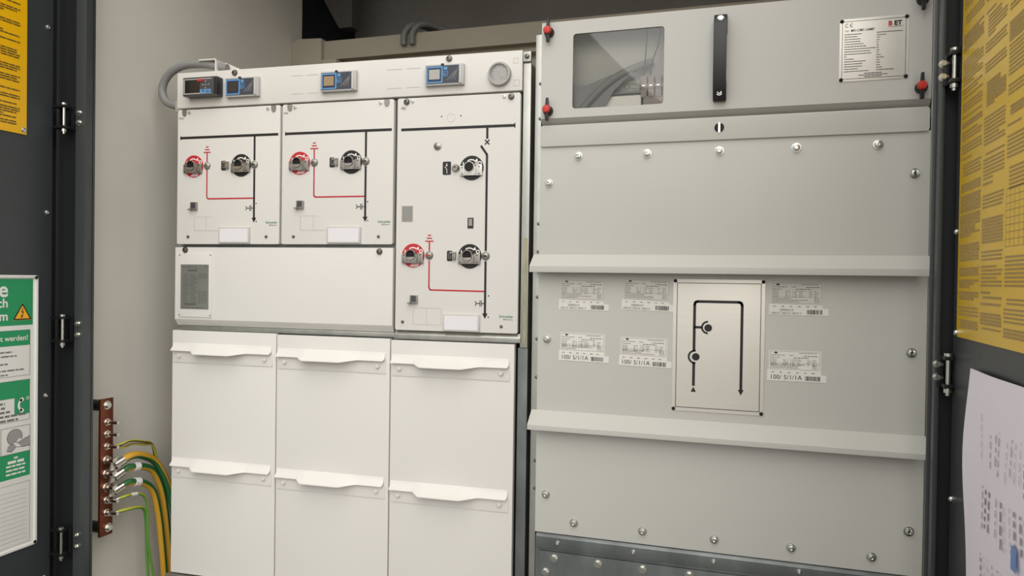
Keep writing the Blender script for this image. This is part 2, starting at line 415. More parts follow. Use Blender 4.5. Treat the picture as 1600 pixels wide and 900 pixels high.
inst('bolt', bolt_mesh('bracket_bolt', 0.0065, 0.007, 'dark_bolt'), b, (0.0215, 0.0, 2.146))
part('base_rail', MB().profile([(-0.012, 0.475), (0.03, 0.475), (0.03, 0.505), (-0.012, 0.505)], -1.19, 0.02), 'galvanised', t, 0.003)
for u0, u1 in ((-1.18, -1.10), (-0.62, -0.54), (-0.06, 0.02)):
    part('base_leg', MB().box(u0, u1, 0.0, 0.06, 0.0, 0.475), 'galvanised_dark', t, 0.002)
part('base_panel', MB().box(-1.10, -0.06, 0.03, 0.06, 0.02, 0.475), 'galvanised_dark', t)

# control box along the top
t = thing('control_box', FL, (-0.58, 0, 2.046), 'long cream control box along the top of the switchgear', 'control box')
part('box', MB().box(-1.168, 0.008, 0.0, 0.22, 2.049, 2.165), 'cream_paint', t, 0.0025)
for u in (-0.950, -0.217): inst('screw', BOLT_D, t, (u, 0, 2.154))
for u in (-0.70, -0.36, -0.02):pass
lm = MB()
for u0, u1 in ((-0.745, -0.650), (-0.417, -0.308)):
    for z in (2.074, 2.131):
        lm.rect(u0, u0+0.45*(u1-u0), z, z+0.0012, -0.0004); lm.rect(u0+0.58*(u1-u0), u1, z, z+0.0012, -0.0004)
lm.outline(-0.019, -0.004, 2.128, 2.143, 0.0008, -0.0004); lm.outline(-0.017, 0.0, 2.062, 2.080, 0.0008, -0.0004)
part('knockout', lm, 'line_print', t, pr=True)

# ---- display devices on the control box
def device_blue(u0, screen, label):
    W_, z0, z1, D = 0.121, 2.073, 2.135, 0.015
    t = thing('fault_indicator', FL, (u0+W_/2, 0, z0), label, 'display unit', 'blue display units on the control box')
    part('housing', MB().box(u0, u0+W_, -D, 0.0, z0, z1), 'device_rim', t, 0.003)
    f = -D-0.0006
    part('faceplate', MB().box(u0+0.005, u0+0.107, f-0.001, f+0.0005, z0+0.005, z1-0.005), 'device_dark', t)
    f -= 0.0016
    p = part('screen_surround', MB().box(u0+0.006, u0+0.057, f-0.0006, f+0.0005, z0+0.006, z1-0.007), 'device_sky', t)
    part('screen_border', MB().box(u0+0.0105, u0+0.0525, f-0.0012, f-0.0005, z0+0.0105, z1-0.0115), 'device_navy', p)
    part('screen', MB().box(u0+0.0145, u0+0.0485, f-0.0018, f-0.001, z0+0.0165, z1-0.0165), screen, t)
    k = MB().rect(u0+0.060, u0+0.0715, z1-0.0185, z1-0.0095, f-0.0004)
    k.outline(u0+0.058, u0+0.074, z1-0.038, z1-0.0215, 0.0018, f-0.0004)
    k.path([(u0+0.062, z1-0.034), (u0+0.069, z1-0.025)], 0.002, f-0.0004); k.path([(u0+0.062, z1-0.027), (u0+0.062, z1-0.034), (u0+0.070, z1-0.032)], 0.0016, f-0.0004)
    part('keypad', k, 'device_sky', t, pr=True)
    g = MB()
    for i in range(5):
        x = u0+0.070+i*0.0065
        g.line((x, z0+0.012+0.003*(i % 2)), (min(x+0.026, u0+0.104), min(z0+0.040+0.003*i, z1-0.010)), 0.0011, f-0.0003)
    part('diagram_print', g, 'sign_grey', t, pr=True)
    part('lens_tab', MB().box(u0+0.052, u0+0.060, -D-0.004, -D+0.001, z1-0.004, z1+0.0005), 'knob_black', t)
    part('clear_end', MB().box(u0+0.108, u0+0.116, -D-0.004, -D+0.001, z0+0.003, z1-0.003), 'clear_frame', t, 0.001)
    return t
device_blue(-0.976, 'screen_dark', 'blue framed display unit with dark screen, right beside the black one')
device_blue(-0.635, 'screen_amber', 'blue framed display unit with amber brown screen')
device_blue(-0.288, 'screen_grey', 'blue framed display unit with pale grey screen, nearest the round gauge')
t = thing('relay_unit', FL, (-1.056, 0, 2.078), 'black display unit with dark screen at the left end of the control box', 'display unit')
u0, z0, z1, D = -1.121, 2.078, 2.139, 0.032
part('housing', MB().box(u0, u0+0.128, -D, 0, z0, z1), 'device_grey', t, 0.004)
part('side_grip', MB().box(u0+0.117, u0+0.1285, -D-0.001, -0.004, z0+0.004, z1-0.004), 'knob_black', t, 0.002)
f = -D-0.001
part('screen', MB().box(u0+0.010, u0+0.064, f, -D+0.002, z0+0.012, z1-0.011), 'screen_black', t, 0.001)
part('rim', MB().box(u0+0.004, u0+0.007, f, -D+0.002, z0+0.006, z1-0.006).box(u0+0.004, u0+0.108, f, -D+0.002, z0+0.006, z0+0.0085).box(u0+0.004, u0+0.108, f, -D+0.002, z1-0.0085, z1-0.006), 'device_rim', t)
part('red_badge', MB().box(u0+0.056, u0+0.078, f-0.001, -D+0.002, z1-0.015, z1-0.008), 'red_print', t)
for du, dz in ((0.087, 0.045), (0.077, 0.034), (0.087, 0.034), (0.098, 0.034), (0.087, 0.024)):
    part('key', MB().cyl(u0+du, z0+dz, 0.0027, f-0.001, -D+0.002, 10), 'sign_grey', t)
lb = part('blue_label', MB().box(u0+0.066, u0+0.106, f-0.0004, -D+0.002, z0+0.007, z0+0.020), 'device_sky', t)
part('mark', MB().disc(u0+0.078, z0+0.015, 0.003, f-0.0008, 12).rect(u0+0.088, u0+0.103, z0+0.010, z0+0.0115, f-0.0008).rect(u0+0.088, u0+0.100, z0+0.014, z0+0.0155, f-0.0008), 'device_navy', lb, pr=True)

# round gauge
t = thing('pressure_gauge', FL, (-0.059, 0, 2.063), 'round glass pressure gauge at the right end of the control box', 'gauge')
part('bezel', MB().lathe(-0.059, 2.098, [(0.0285, -0.006), (0.0285, -0.014), (0.033, -0.014), (0.0345, -0.011), (0.0345, 0.0)], 40), 'gauge_rim', t)
dl = part('dial', MB().lathe(-0.059, 2.098, [(0.0005, -0.0065), (0.0285, -0.0065), (0.0285, 0.0)], 40), 'dial_face', t)
tk = MB()
for i in range(9):
    a = R(225-270*i/8); tk.line((-0.059+0.019*math.cos(a), 2.098+0.019*math.sin(a)), (-0.059+0.0235*math.cos(a), 2.098+0.0235*math.sin(a)), 0.0009, -0.0068)
part('scale', tk.arc(-0.059, 2.098, 0.024, 0.0008, -45, 225, -0.0068, 30), 'dim_print', dl, pr=True)
part('needle', MB().line((-0.064, 2.108), (-0.051, 2.086), 0.0018, -0.0085).disc(-0.0525, 2.0875, 0.0035, -0.0086, 14), 'gauge_rim', t, pr=True)
part('glass', MB().cyl(-0.059, 2.098, 0.0284, -0.0125, -0.0118, 40), 'clear_cover', t)

# ---- switch sockets
def stub_text_zero(mb, u, z, s, v):
    mb.arc(u, z, s*0.42, s*0.26, 0, 360, v, 16)
def switch_socket(parent, u, z, red=False, open_type=False):
    r = 0.0365
    n = part('socket', MB().lathe(u, z, [(0.001, -0.0016), (r-0.0006, -0.0016), (r, -0.001), (r, 0.0)], 40), 'red_print' if red else 'black_print', parent)
    v = -0.0021
    w = MB(); w.arc(u-0.001, z+0.006, 0.0185, 0.0034, 42, 128, v, 12)
    w.flat([(u+0.008, z+0.0195), (u+0.0195, z+0.0175), (u+0.017, z+0.028)], v)
    if not red or True: stub_text_zero(w, u+0.0255, z+0.0135, 0.011, v)
    w.rect(u-0.0275, u-0.0245, z+0.008, z+0.018, v)
    if open_type: w.text('20', u+0.009, z+0.010, 0.013, v, bold=0.03)
    if red:
        for i in range(11):
            a = -0.026+i*0.0052
            x0 = u+a; zz0 = z-0.0335; p0 = (x0-0.004, zz0); p1 = (x0+0.010, zz0+0.017)
            ok = [p for p in (p0, p1) if math.hypot(p[0]-u, p[1]-z) < r-0.001]
            if len(ok) == 2: w.line(p0, p1, 0.0021, v)
    part('white_print', w, 'white_print', n, pr=True)
    b = MB()
    b.box(u-0.0345, u-0.0205, -0.008, -0.001, z-0.023, z+0.006)
    b.box(u+0.0150, u+0.0335, -0.008, -0.001, z-0.023, z+0.008)
    b.box(u-0.0200, u+0.0095, -0.010, -0.001, z-0.023, z-0.004)
    b.box(u+0.0095, u+0.0145, -0.010, -0.001, z-0.023, z+0.004)
    bb = part('bracket', b, 'socket_metal' if open_type else 'cast_metal', n, 0.0010)
    part('collar', MB().lathe(u-0.005, z+0.002, [(0.0142, -0.006), (0.0142, -0.013), (0.0160, -0.013), (0.0165, -0.0115), (0.0165, -0.001)], 28), 'socket_metal' if open_type else 'cast_metal', n)
    part('bore', MB().cyl(u-0.005, z+0.002, 0.0143, -0.0115 if open_type else -0.007, -0.004, 24), 'hole_black', n)
    for du, dz in ((-0.0275, 0.001), (-0.0275, -0.018), (0.0245, 0.003), (0.0245, -0.018)):
        inst('screw', PIN2, n, (u+du, -0.008, z+dz))
    return n
PIN2 = mesh_of('socket_screw', MB().lathe(0, 0, [(0.0001, -0.0012), (0.002, -0.001), (0.0026, 0)], 10), 'dark_bolt')
def indicator(parent, u, z, bar):
    n = part('indicator', MB().lathe(u, z, [(0.0005, -0.008), (0.005, -0.0073), (0.009, -0.0055), (0.0115, -0.003), (0.0128, -0.001), (0.013, 0)], 24), 'silver_label', parent)
    part('position_bar', MB().rect(u-0.0055, u+0.0055, z-0.0022, z+0.0022, -0.0081), bar, n, pr=True)
def symbol_plate(parent, u, z):
    n = part('symbol_plate', MB().prism(rrect(u-0.017, u+0.0005, z-0.0155, z+0.0155, 0.004), -0.0012, 0), 'knob_black', parent)
    part('symbol', MB().outline(u-0.012, u-0.005, z-0.008, z+0.008, 0.0014, -0.0016), 'sign_grey', n, pr=True)
    part('key_stub', MB().box(u+0.0015, u+0.012, -0.010, 0, z-0.011, z+0.009).box(u-0.006, u+0.012, -0.012, 0, z+0.006, z+0.012), 'cast_metal', parent, 0.001)
def square_bracket(parent, u, z):
    n = part('square_tube', MB().box(u-0.010, u+0.012, -0.010, 0, z-0.013, z+0.012), 'cast_metal', parent, 0.001)
    part('bore', MB().rect(u-0.006, u+0.010, z-0.008, z+0.010, -0.0103), 'device_grey', n, pr=True)
    part('tab', MB().box(u-0.017, u-0.008, -0.014, -0.002, z-0.014, z-0.010), 'cast_metal', n)
def label_holder(parent, u0, u1, z0, z1):
    n = part('label_holder', MB().box(u0, u1, -0.006, 0, z0, z1), 'clear_frame', parent, 0.0015)
    part('paper', MB().box(u0+0.004, u1-0.006, -0.0066, -0.004, z0+0.004, z1-0.004), 'label_paper', n)
def earth_symbol(mb, u, z, v):
    for k, w in ((0, 0.027), (1, 0.017), (2, 0.010)): mb.rect(u-w/2, u+w/2, z+k*0.0088, z+k*0.0088+0.0036, v)
def logo(parent, u0, z):
    part('maker_logo', MB().text('Schneider', u0, z+0.006, 0.0108, -0.0005, bold=0.012).text('Electric', u0+0.019, z-0.0015, 0.0075, -0.0005).disc(u0+0.0155, z+0.001, 0.0022, -0.0005, 10), 'green_print', parent, pr=True)
def tail_symbols(mb, u, z_term, z_arrow, v):
    mb.line((u-0.011, z_term), (u, z_term), 0.0024, v)
    mb.line((u-0.011, z_term-0.009), (u-0.011, z_term+0.009), 0.0024, v); mb.line((u-0.0155, z_term-0.009), (u-0.0155, z_term+0.009), 0.0024, v)
    mb.line((u-0.0155, z_term), (u-0.027, z_term), 0.0024, v); mb.arc(u-0.0335, z_term, 0.0062, 0.0024, -70, 70, v, 8)
    mb.flat([(u, z_arrow-0.016), (u+0.0085, z_arrow), (u-0.0085, z_arrow)], v)
SMALL = bolt_mesh('panel_screw', 0.0045, 0.004, 'dark_bolt', 1.1)
WHITE_S = bolt_mesh('white_screw', 0.005, 0.004, 'zinc_bolt', 1.1)
def feeder_panel(u0, label, code):
    t = thing('feeder_panel', FL, (u0+0.195, 0, 1.6), label, 'switch panel', 'upper switch panels of the switchgear')
    part('plate', MB().prism(rrect(u0+0.005, u0+0.387, 1.601, 2.043, 0.006), 0.0, 0.018), 'cream_paint', t, 0.0015)
    v = -0.0006
    k = MB(); k.rect(u0+0.016, u0+0.381, 1.9465, 1.9545, v); k.rect(u0+0.0155, u0+0.0185, 1.944, 1.957, v)
    x = u0+0.2955
    k.rect(x-0.0034, x+0.0034, 1.870, 1.9465, v); k.rect(x-0.0034, x+0.0034, 1.684, 1.842, v)
    tail_symbols(k, x, 1.717, 1.686, v)
    part('black_diagram', k, 'black_print', t, pr=True)
    q = MB(); xr = u0+0.119
    q.rect(xr-0.0022, xr+0.0022, 1.870, 1.899, v); earth_symbol(q, xr, 1.899, v)
    q.path([(xr, 1.844), (xr, 1.756), (xr+0.002, 1.751), (xr+0.007, 1.749), (x-0.0034, 1.749)], 0.0044, v-0.0001)
    part('red_diagram', q, 'red_print', t, pr=True)
    switch_socket(t, u0+0.0685, 1.856, True); indicator(t, u0+0.1195, 1.857, 'sign_ink')
    switch_socket(t, u0+0.247, 1.855); indicator(t, u0+0.2955, 1.856, 'black_print')
    symbol_plate(t, u0+0.190, 1.856); square_bracket(t, u0+0.073, 1.726)
    label_holder(t, u0+0.169, u0+0.283, 1.604, 1.655)
    logo(t, u0+0.338, 1.661)
    for du in (0.049, 0.341): inst('screw', SMALL, t, (u0+du, 0, 1.625))
    for du in (0.032, 0.364):
        part('lock_tab', MB().prism([(u0+du+0.008*math.cos(R(a)), 2.032+0.010*math.sin(R(a))) for a in range(180, 361, 20)]+[(u0+du+0.008, 2.042), (u0+du-0.008, 2.042)], -0.003, 0), 'cast_metal', t)
    for du in (0.050, 0.343): inst('screw', WHITE_S, t, (u0+du, 0, 2.033))
    part('code_print', MB().text(code, u0+0.010, 2.012, 0.010, v), 'dim_print', t, pr=True)
    o = MB(); o.path([(u0+0.073, 1.690), (u0+0.073, 1.645), (u0+0.166, 1.645)], 0.0008, v); o.line((u0+0.118, 1.645), (u0+0.118, 1.690), 0.0006, v); o.line((u0+0.073, 1.690), (u0+0.134, 1.690), 0.0006, v)
    part('knockout', o, 'line_print', t, pr=True)
    for p in ((0.303, 1.732), (0.304, 1.674)): inst('hole', PIN, t, (u0+p[0], 0, p[1]))
    return t
feeder_panel(-1.170, 'cream switch panel directly below the black display unit, leftmost of the upper panels', 'FG4')
feeder_panel(-0.780, 'cream switch panel in the middle, below the amber display unit', 'F04')

# breaker panel (taller, on the right)
t = thing('breaker_panel', FL, (-0.19, 0, 1.34), 'tall cream circuit breaker panel with three switch sockets, below the round gauge', 'switch panel', 'upper switch panels of the switchgear')
part('plate', MB().prism(rrect(-0.381, 0.004, 1.341, 2.043, 0.006), 0.0, 0.018), 'cream_paint', t, 0.0015)
v = -0.0006; k = MB(); x = -0.0955
k.rect(-0.368, -0.011, 1.944, 1.952, v); k.rect(-0.0135, -0.0105, 1.941, 1.955, v)
k.rect(x-0.0034, x+0.0034, 1.912, 1.944, v)
k.line((x-0.007, 1.895), (x+0.007, 1.909), 0.0036, v); k.line((x-0.007, 1.909), (x+0.007, 1.895), 0.0036, v)
k.path([(x-0.019, 1.892), (x, 1.865), (x, 1.582)], 0.0068, v); k.rect(x-0.0034, x+0.0034, 1.395, 1.552, v)
tail_symbols(k, x, 1.427, 1.398, v)
part('black_diagram', k, 'black_print', t, pr=True)
q = MB(); q.rect(-0.2748, -0.2702, 1.582, 1.609, v); earth_symbol(q, -0.2725, 1.609, v)
q.path([(-0.2725, 1.553), (-0.2725, 1.474), (-0.2705, 1.467), (-0.266, 1.4645), (x-0.0034, 1.463)], 0.0044, v-0.0001)
part('red_diagram', q, 'red_print', t, pr=True)
switch_socket(t, -0.142, 1.827, open_type=True); switch_socket(t, -0.324, 1.567, True); switch_socket(t, -0.1445, 1.566)
indicator(t, -0.2725, 1.568, 'red_print'); indicator(t, x, 1.567, 'black_print')
symbol_plate(t, -0.199, 1.567); square_bracket(t, -0.320, 1.436)
n = part('symbol_plate', MB().prism(rrect(-0.233, -0.207, 1.809, 1.848, 0.004), -0.0012, 0), 'knob_black', t)
part('symbol', MB().path([(-0.220, 1.843), (-0.220, 1.835)], 0.0018, -0.0016).disc(-0.220, 1.8365, 0.0026, -0.0016, 10).path([(-0.226, 1.833), (-0.220, 1.826), (-0.219, 1.813)], 0.0018, -0.0016), 'white_print', n, pr=True)
part('push_button', MB().lathe(-0.192, 1.828, [(0.0005, -0.004), (0.004, -0.004), (0.0045, -0.010), (0.008, -0.010), (0.0115, -0.004), (0.012, 0)], 22), 'cast_metal', t)
part('lamp_lens', MB().lathe(-0.250, 1.895, [(0.0005, -0.007), (0.006, -0.006), (0.0095, -0.003), (0.0118, -0.0025), (0.0122, 0)], 24), 'cast_metal', t)
n = part('inspection_window', MB().box(-0.363, -0.327, -0.0012, 0, 1.670, 1.718), 'line_print', t)
part('pane', MB().box(-0.3605, -0.3295, -0.0018, -0.0008, 1.6725, 1.7155), 'silver_label', n)
n = part('counter_window', MB().box(-0.1525, -0.1345, -0.0016, 0, 1.649, 1.680), 'knob_black', t)
part('counter', MB().box(-0.149, -0.138, -0.0026, -0.001, 1.656, 1.677), 'cast_metal', n)
label_holder(t, -0.224, -0.110, 1.343, 1.393)
logo(t, -0.052, 1.381)
inst('screw', SMALL, t, (-0.356, 0, 1.366)); inst('screw', SMALL, t, (-0.045, 0, 1.361))
for u in (-0.351, -0.024): inst('bolt', BOLT_D, t, (u, 0, 2.032))
for u in (-0.332, -0.045): inst('screw', WHITE_S, t, (u, 0, 2.033))
part('code_print', MB().text('F8L', -0.369, 2.009, 0.011, v), 'dim_print', t, pr=True)
o = MB(); o.arc(-0.209, 1.978, 0.0125, 0.0006, 0, 360, v, 28); o.outline(-0.322, -0.232, 1.359, 1.410, 0.0007, v); o.line((-0.279, 1.359), (-0.279, 1.410), 0.0006, v)
part('knockout', o, 'line_print', t, pr=True)
for p in ((-0.239, 1.983), (-0.178, 1.983), (-0.085, 1.450), (-0.085, 1.387)): inst('hole', PIN, t, (p[0], 0, p[1]))

# wide cover under the two feeder panels
t = thing('wide_cover', FL, (-0.78, 0, 1.333), 'wide blank cream cover between the two feeder panels and the lower doors', 'cover panel')
part('plate', MB().profile([(0.0, 1.353), (0.0, 1.5905), (0.012, 1.5905), (0.018, 1.5905), (0.018, 1.333), (0.014, 1.333)], -1.1705, -0.3905), 'cream_paint', t, 0.0015)
inst('screw', BOLT_D, t, (-1.131, 0, 1.582)); inst('screw', BOLT_D, t, (-0.435, 0, 1.579))
t = thing('data_plate', FL, (-1.09, 0, 1.36), 'framed grey data plate with fine print on the wide cream cover', 'data plate')
part('carrier', MB().box(-1.155, -1.027, -0.003, 0, 1.361, 1.571), 'cream_paint', t, 0.0008)
lb = part('foil', MB().box(-1.146, -1.039, -0.0036, -0.002, 1.387, 1.534), 'silver_label', t)
k = MB(); f = -0.0041
k.scribble(-1.141, -1.085, 1.526, 0.003, f); k.rect(-1.120, -1.083, 1.511, 1.518, f); k.rect(-1.051, -1.048, 1.523, 1.531, f)
for i in range(23):
    z = 1.502-i*0.0043
    k.scribble(-1.139+0.002*(i % 3), -1.139+random.uniform(0.02, 0.03), z, 0.0013, f)
    k.scribble(-1.108, -1.108+random.uniform(0.015, 0.03), z, 0.0013, f)
    if i > 12 or i < 4: k.scribble(-1.078, -1.045, z, 0.0012, f)
k.rect(-1.132, -1.086, 1.400, 1.4055, f); k.scribble(-1.141, -1.06, 1.392, 0.0025, f)
part('fine_print', k, 'dim_print', lb, pr=True)
for p in ((-1.151, 1.565), (-1.033, 1.565), (-1.151, 1.367), (-1.033, 1.367)): inst('rivet', PIN, t, (p[0], -0.003, p[1]))

# lower cable compartment covers
def lipped_strip(parent, u0, u1, zt):
    """fixing strip with the wavy pull lip above it; zt = top edge of the strip"""
    n = part('handle_strip', MB().box(u0+0.003, u1, -0.0022, 0, zt-0.040, zt), 'cream_paint', parent, 0.0006)
    W_ = u1-u0; prof = []
    for s_, dr in ((0.0, 0.0), (0.19, 0.0), (0.21, 0.001), (0.265, 0.013), (0.285, 0.014), (0.60, 0.014), (0.625, 0.0135), (0.75, 0.001), (0.78, 0.0), (0.985, 0.0), (0.995, -0.004)):
        prof.append((u0+0.001+s_*(W_-0.002), dr))
    # the lip leaves the strip's top edge, leans out and down by an amount that follows the wave
    th = 0.0022; vs = []; fs = []
    for u, dr in prof:
        o_ = 0.014+1.5*max(dr, 0); zl = zt-max(dr, 0)*0.55-0.001
        if dr < 0: o_ = 0.010; zl = zt+0.003
        vs += [(u, -0.0005, zt+0.026), (u, -0.35*o_, zt+0.0115), (u, -o_, zl+0.003), (u, -o_-0.0008, zl), (u, -o_+th, zl-0.0004), (u, -0.001, zt+0.004)]
    m = 6
    for i in range(len(prof)-1):
        for j in range(m): a = i*m+j; b_ = i*m+(j+1) % m; fs.append((a, b_, b_+m, a+m))
    fs += [tuple(range(m)), tuple(range(len(vs)-1, len(vs)-m-1, -1))]
    part('lip', MB().add(vs, fs), 'cream_paint', n, 0, 30)
    for u in (u0+0.027, u1-0.027): inst('bolt', BOLT_P, n, (u, -0.0022, zt-0.0175))
for i, lb in enumerate(('cream cable compartment door with two pull lips, beside the earth cables', 'cream cable compartment door with two pull lips, middle one of three', 'cream cable compartment door with two pull lips, beside the galvanised post')):
    u0 = -1.1755+i*0.392; u1 = u0+0.3885
    t = thing('compartment_door', FL, (u0+0.19, 0, 0.51), lb, 'cabinet door', 'lower cable compartment doors')
    part('panel', MB().box(u0, u1, -0.004, 0.016, 0.510, 1.316-0.003*i), 'cream_paint', t, 0.003)
    q0 = u0+0.003; q1 = u1-0.012
    ch0 = len(t.children)
    for zt in (1.250-0.004*i, 0.869-0.006*i): 
        lipped_strip(t, q0, q1, zt)
    for ch in t.children:
        if ch.name.startswith('handle_strip'): ch.location.y -= 0.004

# grey conduit at the top left corner
t = thing('cable_conduit', FL, (-1.263, 0.1, 2.08), 'grey bent cable conduit looping out beside the control box', 'conduit')
part('pipe', MB().tube([(-1.05, 0.10, 2.203), (-1.077, 0.10, 2.207), (-1.140, 0.10, 2.222), (-1.225, 0.10, 2.222), (-1.285, 0.10, 2.195), (-1.312, 0.10, 2.145), (-1.292, 0.10, 2.099), (-1.225, 0.10, 2.078)], 0.0135, 14, smooth=8), 'conduit_grey', t, 0, 60)
part('gland', MB().box(-1.245, -1.166, 0.082, 0.118, 2.058, 2.098), 'line_print', t, 0.006)
part('bracket', MB().box(-1.085, -1.080, 0.08, 0.13, 2.165, 2.232).box(-1.15, -1.080, 0.08, 0.13, 2.229, 2.233).prism([(-1.08, 2.165), (-1.02, 2.165), (-1.02, 2.206), (-1.08, 2.232)], 0.128, 0.131), 'cream_paint', t)

# ================================================================ METERING CABINET (right)
t = thing('metering_frame', FR, (-0.06, 0.3, 0), 'galvanised steel carcass of the grey metering cabinet on the right', 'cabinet frame')
part('side_panel', MB().box(-0.576, -0.5575, 0.006, 0.75, 0.05, 2.20), 'galvanised', t, 0.003)
part('side_panel', MB().box(0.436, 0.446, 0.012, 0.75, 0.05, 2.22), 'galvanised', t, 0.002)
part('back_panel', MB().box(-0.5575, 0.436, 0.74, 0.75, 0.05, 2.22), 'galvanised_dark', t)
part('top_panel', MB().box(-0.5575, 0.436, 0.022, 0.74, 2.214, 2.22), 'grey_paint', t)
part('inner_panel', MB().box(-0.5575, 0.436, 0.022, 0.030, 0.77, 1.955), 'galvanised_dark', t)
part('shelf', MB().box(-0.5575, 0.436, 0.030, 0.74, 1.945, 1.955), 'galvanised', t)
part('compartment_back', MB().box(-0.5575, 0.436, 0.062, 0.067, 1.955, 2.214), 'beige_board', t)
part('base_frame', MB().box(-0.5570, 0.4355, 0.008, 0.30, 0.0, 0.752), 'galvanised_dark', t, 0.002)
br = part('base_rail', MB().profile([(-0.004, 0.735), (0.02, 0.735), (0.02, 0.776), (0.004, 0.776), (-0.004, 0.768)], -0.553, 0.436), 'galvanised_dark', t, 0.0015)
bp = part('base_plate', MB().prism([(-0.545, 0.30), (0.436, 0.30), (0.436, 0.725), (-0.545, 0.725)], 0.000, 0.006), 'galvanised_dark', t, 0.001)
for u, z in ((-0.488, 0.754), (-0.274, 0.755), (-0.061, 0.756), (0.152, 0.757), (0.362, 0.757)): inst('bolt', BOLT_S, br, (u, -0.004, z))
for u, z in ((-0.499, 0.708), (-0.373, 0.708), (-0.249, 0.709), (-0.124, 0.709), (-0.524, 0.666), (0.002, 0.709)): inst('bolt', HEX, bp, (u, 0, z))
BOLT_E = bolt_mesh('edge_bolt', 0.004, 0.004, 'dark_bolt')
for z in (2.06, 1.96, 1.66, 1.58, 1.45, 1.33, 1.22, 0.98, 0.90): inst('bolt', BOLT_E, t, (-0.5605, 0.006, z))

# upper cover with window, handle and latches
t = thing('window_cover', FR, (-0.06, 0, 1.94), 'grey upper cover with a window and a black handle', 'cover panel')
ou = [(-0.556, 1.957), (0.432, 1.957), (0.432, 2.228), (-0.556, 2.228)]
win = rrect(-0.465, -0.213, 1.981, 2.190, 0.009)
mb = MB(); nO = 4; nW = len(win)
def ring(mb, u0, u1, z0, z1, hole, v0, v1):
    """plate with a hole, built from four trapezium fans"""
    bm_o = [(u1, z0), (u1, z1), (u0, z1), (u0, z0)]; per = len(hole)//4
    for v, flip in ((v0, 0), (v1, 1)):
        for q in range(4):
            hs = hole[q*per:(q+1)*per]; co = bm_o[q]
            for i in range(per-1): mb.flat([hs[i], co, hs[i+1]], v)
            nx = hole[((q+1)*per) % len(hole)]; mb.flat([hs[-1], co, bm_o[(q+1) % 4], nx], v)
    n = len(hole)
    for i in range(n):
        a, b2 = hole[i], hole[(i+1) % n]; mb.add([(a[0], v0, a[1]), (b2[0], v0, b2[1]), (b2[0], v1, b2[1]), (a[0], v1, a[1])], [(0, 1, 2, 3)])
    for i in range(4):
        a, b2 = bm_o[i], bm_o[(i+1) % 4]; mb.add([(a[0], v0, a[1]), (b2[0], v0, b2[1]), (b2[0], v1, b2[1]), (a[0], v1, a[1])], [(0, 1, 2, 3)])
ring(mb, -0.556, 0.432, 1.957, 2.228, win, -0.004, -0.001)
me = flat_mesh('plate', mb, 'grey_paint', tuple(t['_org']))
bm = bmesh.new(); bm.from_mesh(me); bmesh.ops.remove_doubles(bm, verts=bm.verts, dist=1e-5); bmesh.ops.recalc_face_normals(bm, faces=bm.faces); bm.to_mesh(me); bm.free()
o = bpy.data.objects.new('plate', me); C.objects.link(o); o.parent = t; o['_org'] = list(t['_org'])
part('edge_return', MB().profile([(-0.004, 1.957), (-0.001, 1.957), (0.018, 1.942), (0.016, 1.940)], -0.556, 0.432), 'grey_paint', t)
part('edge_return', MB().profile([(-0.004, 2.228), (-0.001, 2.228), (0.020, 2.231), (0.020, 2.234)], -0.556, 0.432), 'grey_paint', t)
part('edge_return', MB().box(-0.556, -0.553, -0.001, 0.02, 1.957, 2.228), 'grey_paint', t)
part('window_pane', MB().prism(rrect(-0.475, -0.203, 1.971, 2.200, 0.009), -0.0008, 0.0012), 'window_glass', t)
hb = MB()
hb.prism(rrect(-0.0835, -0.0495, 1.977, 2.0285, 0.004), -0.018, -0.004).prism(rrect(-0.0835, -0.0495, 2.151, 2.202, 0.004), -0.018, -0.004)
hb.profile([(-0.018, 1.978), (-0.018, 2.012), (-0.034, 2.03), (-0.034, 2.15), (-0.018, 2.168), (-0.018, 2.201), (-0.022, 2.201), (-0.030, 2.190), (-0.044, 2.165), (-0.044, 2.014), (-0.030, 1.989), (-0.022, 1.978)], -0.083, -0.050)
BOLT_H = bolt_mesh('handle_bolt', 0.007, 0.004, 'zinc_bolt')
h = part('handle', hb, 'handle_black', t, 0.0025)
for z in (2.187, 1.996): inst('bolt', BOLT_H, h, (-0.0665, -0.0305 if z > 2.1 else -0.0305, z))
def latch(u, z, ang=0):
    n = part('latch', MB().lathe(u, z, [(0.001, -0.020), (0.0105, -0.020), (0.0135, -0.016), (0.0145, -0.004)], 22), 'knob_black', t)
    part('lever', MB().prism([(u-0.0045, z-0.030), (u+0.004, z-0.030), (u+0.005, z+0.004), (u+0.0035, z+0.034), (u-0.003, z+0.034), (u-0.006, z)], -0.024, -0.014), 'knob_black', n, 0.0015)
    part('red_cap', MB().lathe(u-0.001, z+0.002, [(0.001, -0.031), (0.009, -0.030), (0.0112, -0.027), (0.0115, -0.022)], 22), 'knob_red', n)
for u, z in ((-0.534, 2.199), (-0.534, 1.978), (0.409, 1.983), (0.409, 2.199)): latch(u, z)

# slotted strip below it
t = thing('slotted_strip', FR, (-0.06, 0, 1.877), 'narrow grey strip with a slotted black lock under the window cover', 'cover panel')
part('plate', MB().prism(rrect(-0.556, 0.430, 1.877, 1.937, 0.008), -0.006, 0.004), 'grey_paint', t, 0.0015)
n = part('lock', MB().cyl(-0.066, 1.9085, 0.0125, -0.0068, -0.004, 24), 'hole_black', t)
part('key_bar', MB().box(-0.0688, -0.0632, -0.008, -0.005, 1.895, 1.922), 'zinc_bolt', n)

